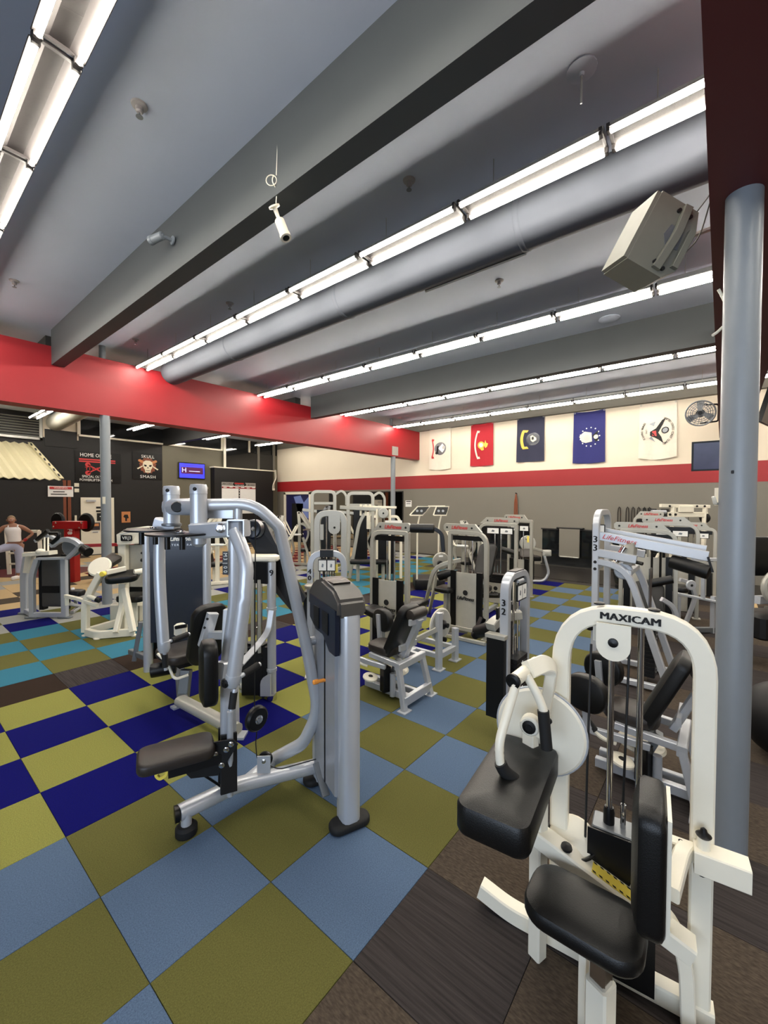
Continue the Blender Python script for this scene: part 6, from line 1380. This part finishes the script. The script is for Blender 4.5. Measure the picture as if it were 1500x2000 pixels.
# wall fan on the near girder
def fan():
    c = V((10.774,0.377,3.892)); n = (F3*-.75+R3*-.6-Z3*.1).normalized()
    t = thing('wall_fan', 'round wire cage fan on a bracket at the far end of the near girder', 'fan', c)
    for k in range(4): obj('cage_ring', B().ring(c+n*(.06-.02*k), n, .24-.06*max(0, 3-k)*.6, .007, 28, 6), 'silver_dark', t)
    obj('rim', B().ring(c, n, .25, .014, 30, 8), 'silver_dark', t)
    u = n.orthogonal().normalized(); w = n.cross(u); b = B()
    for k in range(20): a = k*math.pi/10; e = u*math.cos(a)+w*math.sin(a); b.tube([c+n*.08+e*.04, c+n*.07+e*.16, c+e*.25], .0035, 0, 4); b.tube([c-n*.1+e*.06, c+e*.25], .0035, 0, 4)
    o = obj('cage_wires', b, 'silver_dark', t); o['kind'] = 'stuff'
    for k in range(3):
        a = k*2*math.pi/3+.4; e = u*math.cos(a)+w*math.sin(a); f = n.cross(e)
        obj('fan_blade', B().poly([c+e*.05-f*.03, c+e*.22-f*.1+n*.02, c+e*.25+f*.03-n*.02, c+e*.06+f*.04], n, .008), 'silver_dark', t)
    obj('motor', B().lathe(c-n*.02, -n, [(.08, 0), (.08, .1), (.05, .14)], 16), 'black_plastic', t)
    e = V((c.x+.3, .09, c.z)); b = B(); b.tube([c-n*.1+Z3*.18, e+Z3*.2, e-Z3*.15, c-n*.1-Z3*.2], .018, .05, 8); obj('yoke_bracket', b, 'black_plastic', t)
fan()
def tv2():
    c = V((9.270,0.008,2.873)); n = (F3*-.8+R3*-.6-Z3*.12).normalized(); u = Z3.cross(n).normalized(); u = u if u.dot(R3) > 0 else -u; v = u.cross(-n)
    v = v if v.z > 0 else -v
    t = thing('hung_television', 'dark television hung on a pole below the near girder, beside the near column', 'television', c)
    obj('bezel', B().box(c, (.86, .52, .05), u, v, .0), 'black_plastic', t, False); obj('screen', B().box(c+n*.028, (.8, .46, .006), u, v), 'screen_dim', t, False); q = c-n*.06+Z3*.2
    obj('hang_pole', B().tube([c-n*.05, q, V((q.x, q.y, 3.74))], .02, .05, 8), 'black_plastic', t)
tv2()
o = thing('hung_television', 'dark television corner showing at the right of the near column', 'television', (8.128,-0.489,3.389))
c = V((8.164,-0.533,3.426)); u = (R3*.8+F3*.6); obj('bezel', B().box(c, (.8, .5, .06), u, (Z3*.95+F3*-.3)), 'black_plastic', o, False); obj('hang_pole', B().tube([c, V((c.x, c.y, 5.125))], .02, 0, 8), 'black_plastic', o)
# hook and small boxes on the near column
p = V((3.051,0.019,2.085)); t = thing('wall_hook', 'white plastic hook on the left side of the near column', 'hook', p)
obj('hook_plate', B().bar([p+Z3*.05, p-Z3*.05], .035, .014, 0, R3), 'white_paint', t); obj('hook_prong', B().bar([p-Z3*.03, A(p, -.02, -.01, -.045), A(p, -.035, -.02, -.02), A(p, -.042, -.02, .0)], .018, .012, .012), 'white_paint', t)
for p, s in (((2.967,-0.052,2.406), 'upper'), ((2.964,-0.049,2.217), 'lower')):
    o = obj('black_clip', B().box(p, (.034, .02, .02), R3, F3, .004), 'black_plastic', None, True, p); tag(o, s + ' small black clip on the near column', 'clip')
o = obj('outlet_plate', B().box(V((2.93, 9.5, 0))-F3*.09+R3*.02+Z3*2.06, (.05, .012, .14), R3, F3, .0), 'white_paint', None, False, V((2.93, 9.5, 2.06))-F3*.09); tag(o, 'small white plate on the left grey column', 'switch')
b = B(); b.tube([(2.882,0.100,4.749), (2.887,0.094,4.642), (2.894,0.086,4.562), (2.775,0.073,4.406)], .005, .08, 6); o = obj('loose_cable', b, 'cable_black', None, True, (2.775,0.073,4.406)); tag(o, 'loose black cable looping at the edge of the near girder', 'cable')
for k, (a_, b_, c_) in enumerate((((3.080,0.047,2.882), (3.092,0.032,3.043), (3.085,0.010,3.078)), ((3.070,0.059,3.014), (3.089,0.036,3.034), (3.081,0.014,3.055)))): 
    o = obj('column_bracket', B().tube([a_, b_, c_] if k else [(3.062,0.038,3.266), (3.073,0.024,3.237), (3.061,0.007,3.184)], .008, .02, 8), 'white_paint', None, True, c_); tag(o, ('upper', 'lower')[k] + ' thin white tube end clipped to the near column', 'tube')
# gear hanging on the back wall
for k, y in enumerate((2.33, 2.12, 1.98, 1.84, 1.7, 1.58)):
    L = .62 if k == 0 else .48; t = thing('resistance_loop', '%s dark exercise loop on the back wall pegs, counted from the left' % ORD[k], 'exercise band', (XW, y, 1.9), 'exercise loops on pegs')
    obj('peg', B().cyl((XW, y, 1.9), (XW-.09, y, 1.92), .012, None, 8), 'ink', t); obj('loop', B().tube([(XW-.05, y-.02, 1.9), (XW-.06, y-.035, 1.78), (XW-.06, y-.035, 1.9-L), (XW-.06, y+.035, 1.88-L), (XW-.06, y+.035, 1.78), (XW-.05, y+.02, 1.9)], .014 if k < 4 else .02, .05, 8), 'brown_vinyl' if k < 4 else 'black_vinyl', t)
for k, y in enumerate((1.5, 1.22)):
    o = obj('wall_pad', B().pad((XW-.06, y, 1.72), -Y3, Z3, .19, .32, .08, .02), 'black_satin', None, True, (XW, y, 1.72)); tag(o, ('left', 'right')[k] + ' small dark pad hung on the back wall beside the exercise loops', 'pad')
t = thing('battle_rope', 'bundle of brown ropes hanging on the back wall above the far machines', 'rope', (XW, 5.43, 2.36)); obj('peg', B().cyl((XW, 5.43, 2.34), (XW-.1, 5.43, 2.36), .02, None, 8), 'ink', t)
for dy in (-.04, .0, .04): obj('rope_strand', B().tube([(XW-.06, 5.43, 2.34), (XW-.07, 5.43+dy, 2.1), (XW-.07, 5.43+dy*1.4, 1.3)], .018, .1, 8), 'wood', t)
t = thing('hanging_mat', 'grey mat draped over the rail on the back wall above the turf', 'mat', (XW, 3.68, 1.2))
obj('mat_sheet', B().bar([(XW-.05, 3.68, 1.2), (XW-.12, 3.68, 1.26), (XW-.17, 3.68, 1.18), (XW-.17, 3.68, .36)], .6, .02, .04, X3), 'grey_wall', t) if False else obj('mat_sheet', B().box((XW-.14, 3.68, .78), (.03, .6, .88)), 'grey_wall', t, False); obj('mat_hem', B().cyl((XW-.14, 3.4, .34), (XW-.14, 3.96, .34), .025, None, 10), 'champagne', t); obj('mat_rail', B().tube([(XW-.0, 3.3, 1.24), (XW-.13, 3.3, 1.24), (XW-.13, 4.06, 1.24), (XW-.0, 4.06, 1.24)], .026, .03, 8), 'dark', t)
nt = obj('wall_notice', B().box((XW-.012, 9.95, 1.98), (.01, .3, .26)), 'paper', None, False, (XW, 9.95, 1.98)); tag(nt, 'small white notice with black heading on the back wall right of the mirror', 'notice'); obj('notice_heading', B().box((XW-.019, 9.95, 2.07), (.005, .24, .04)), 'ink', nt, False); obj('notice_print', B().box((XW-.019, 9.95, 1.98), (.005, .2, .03)), 'silver_dark', nt, False)
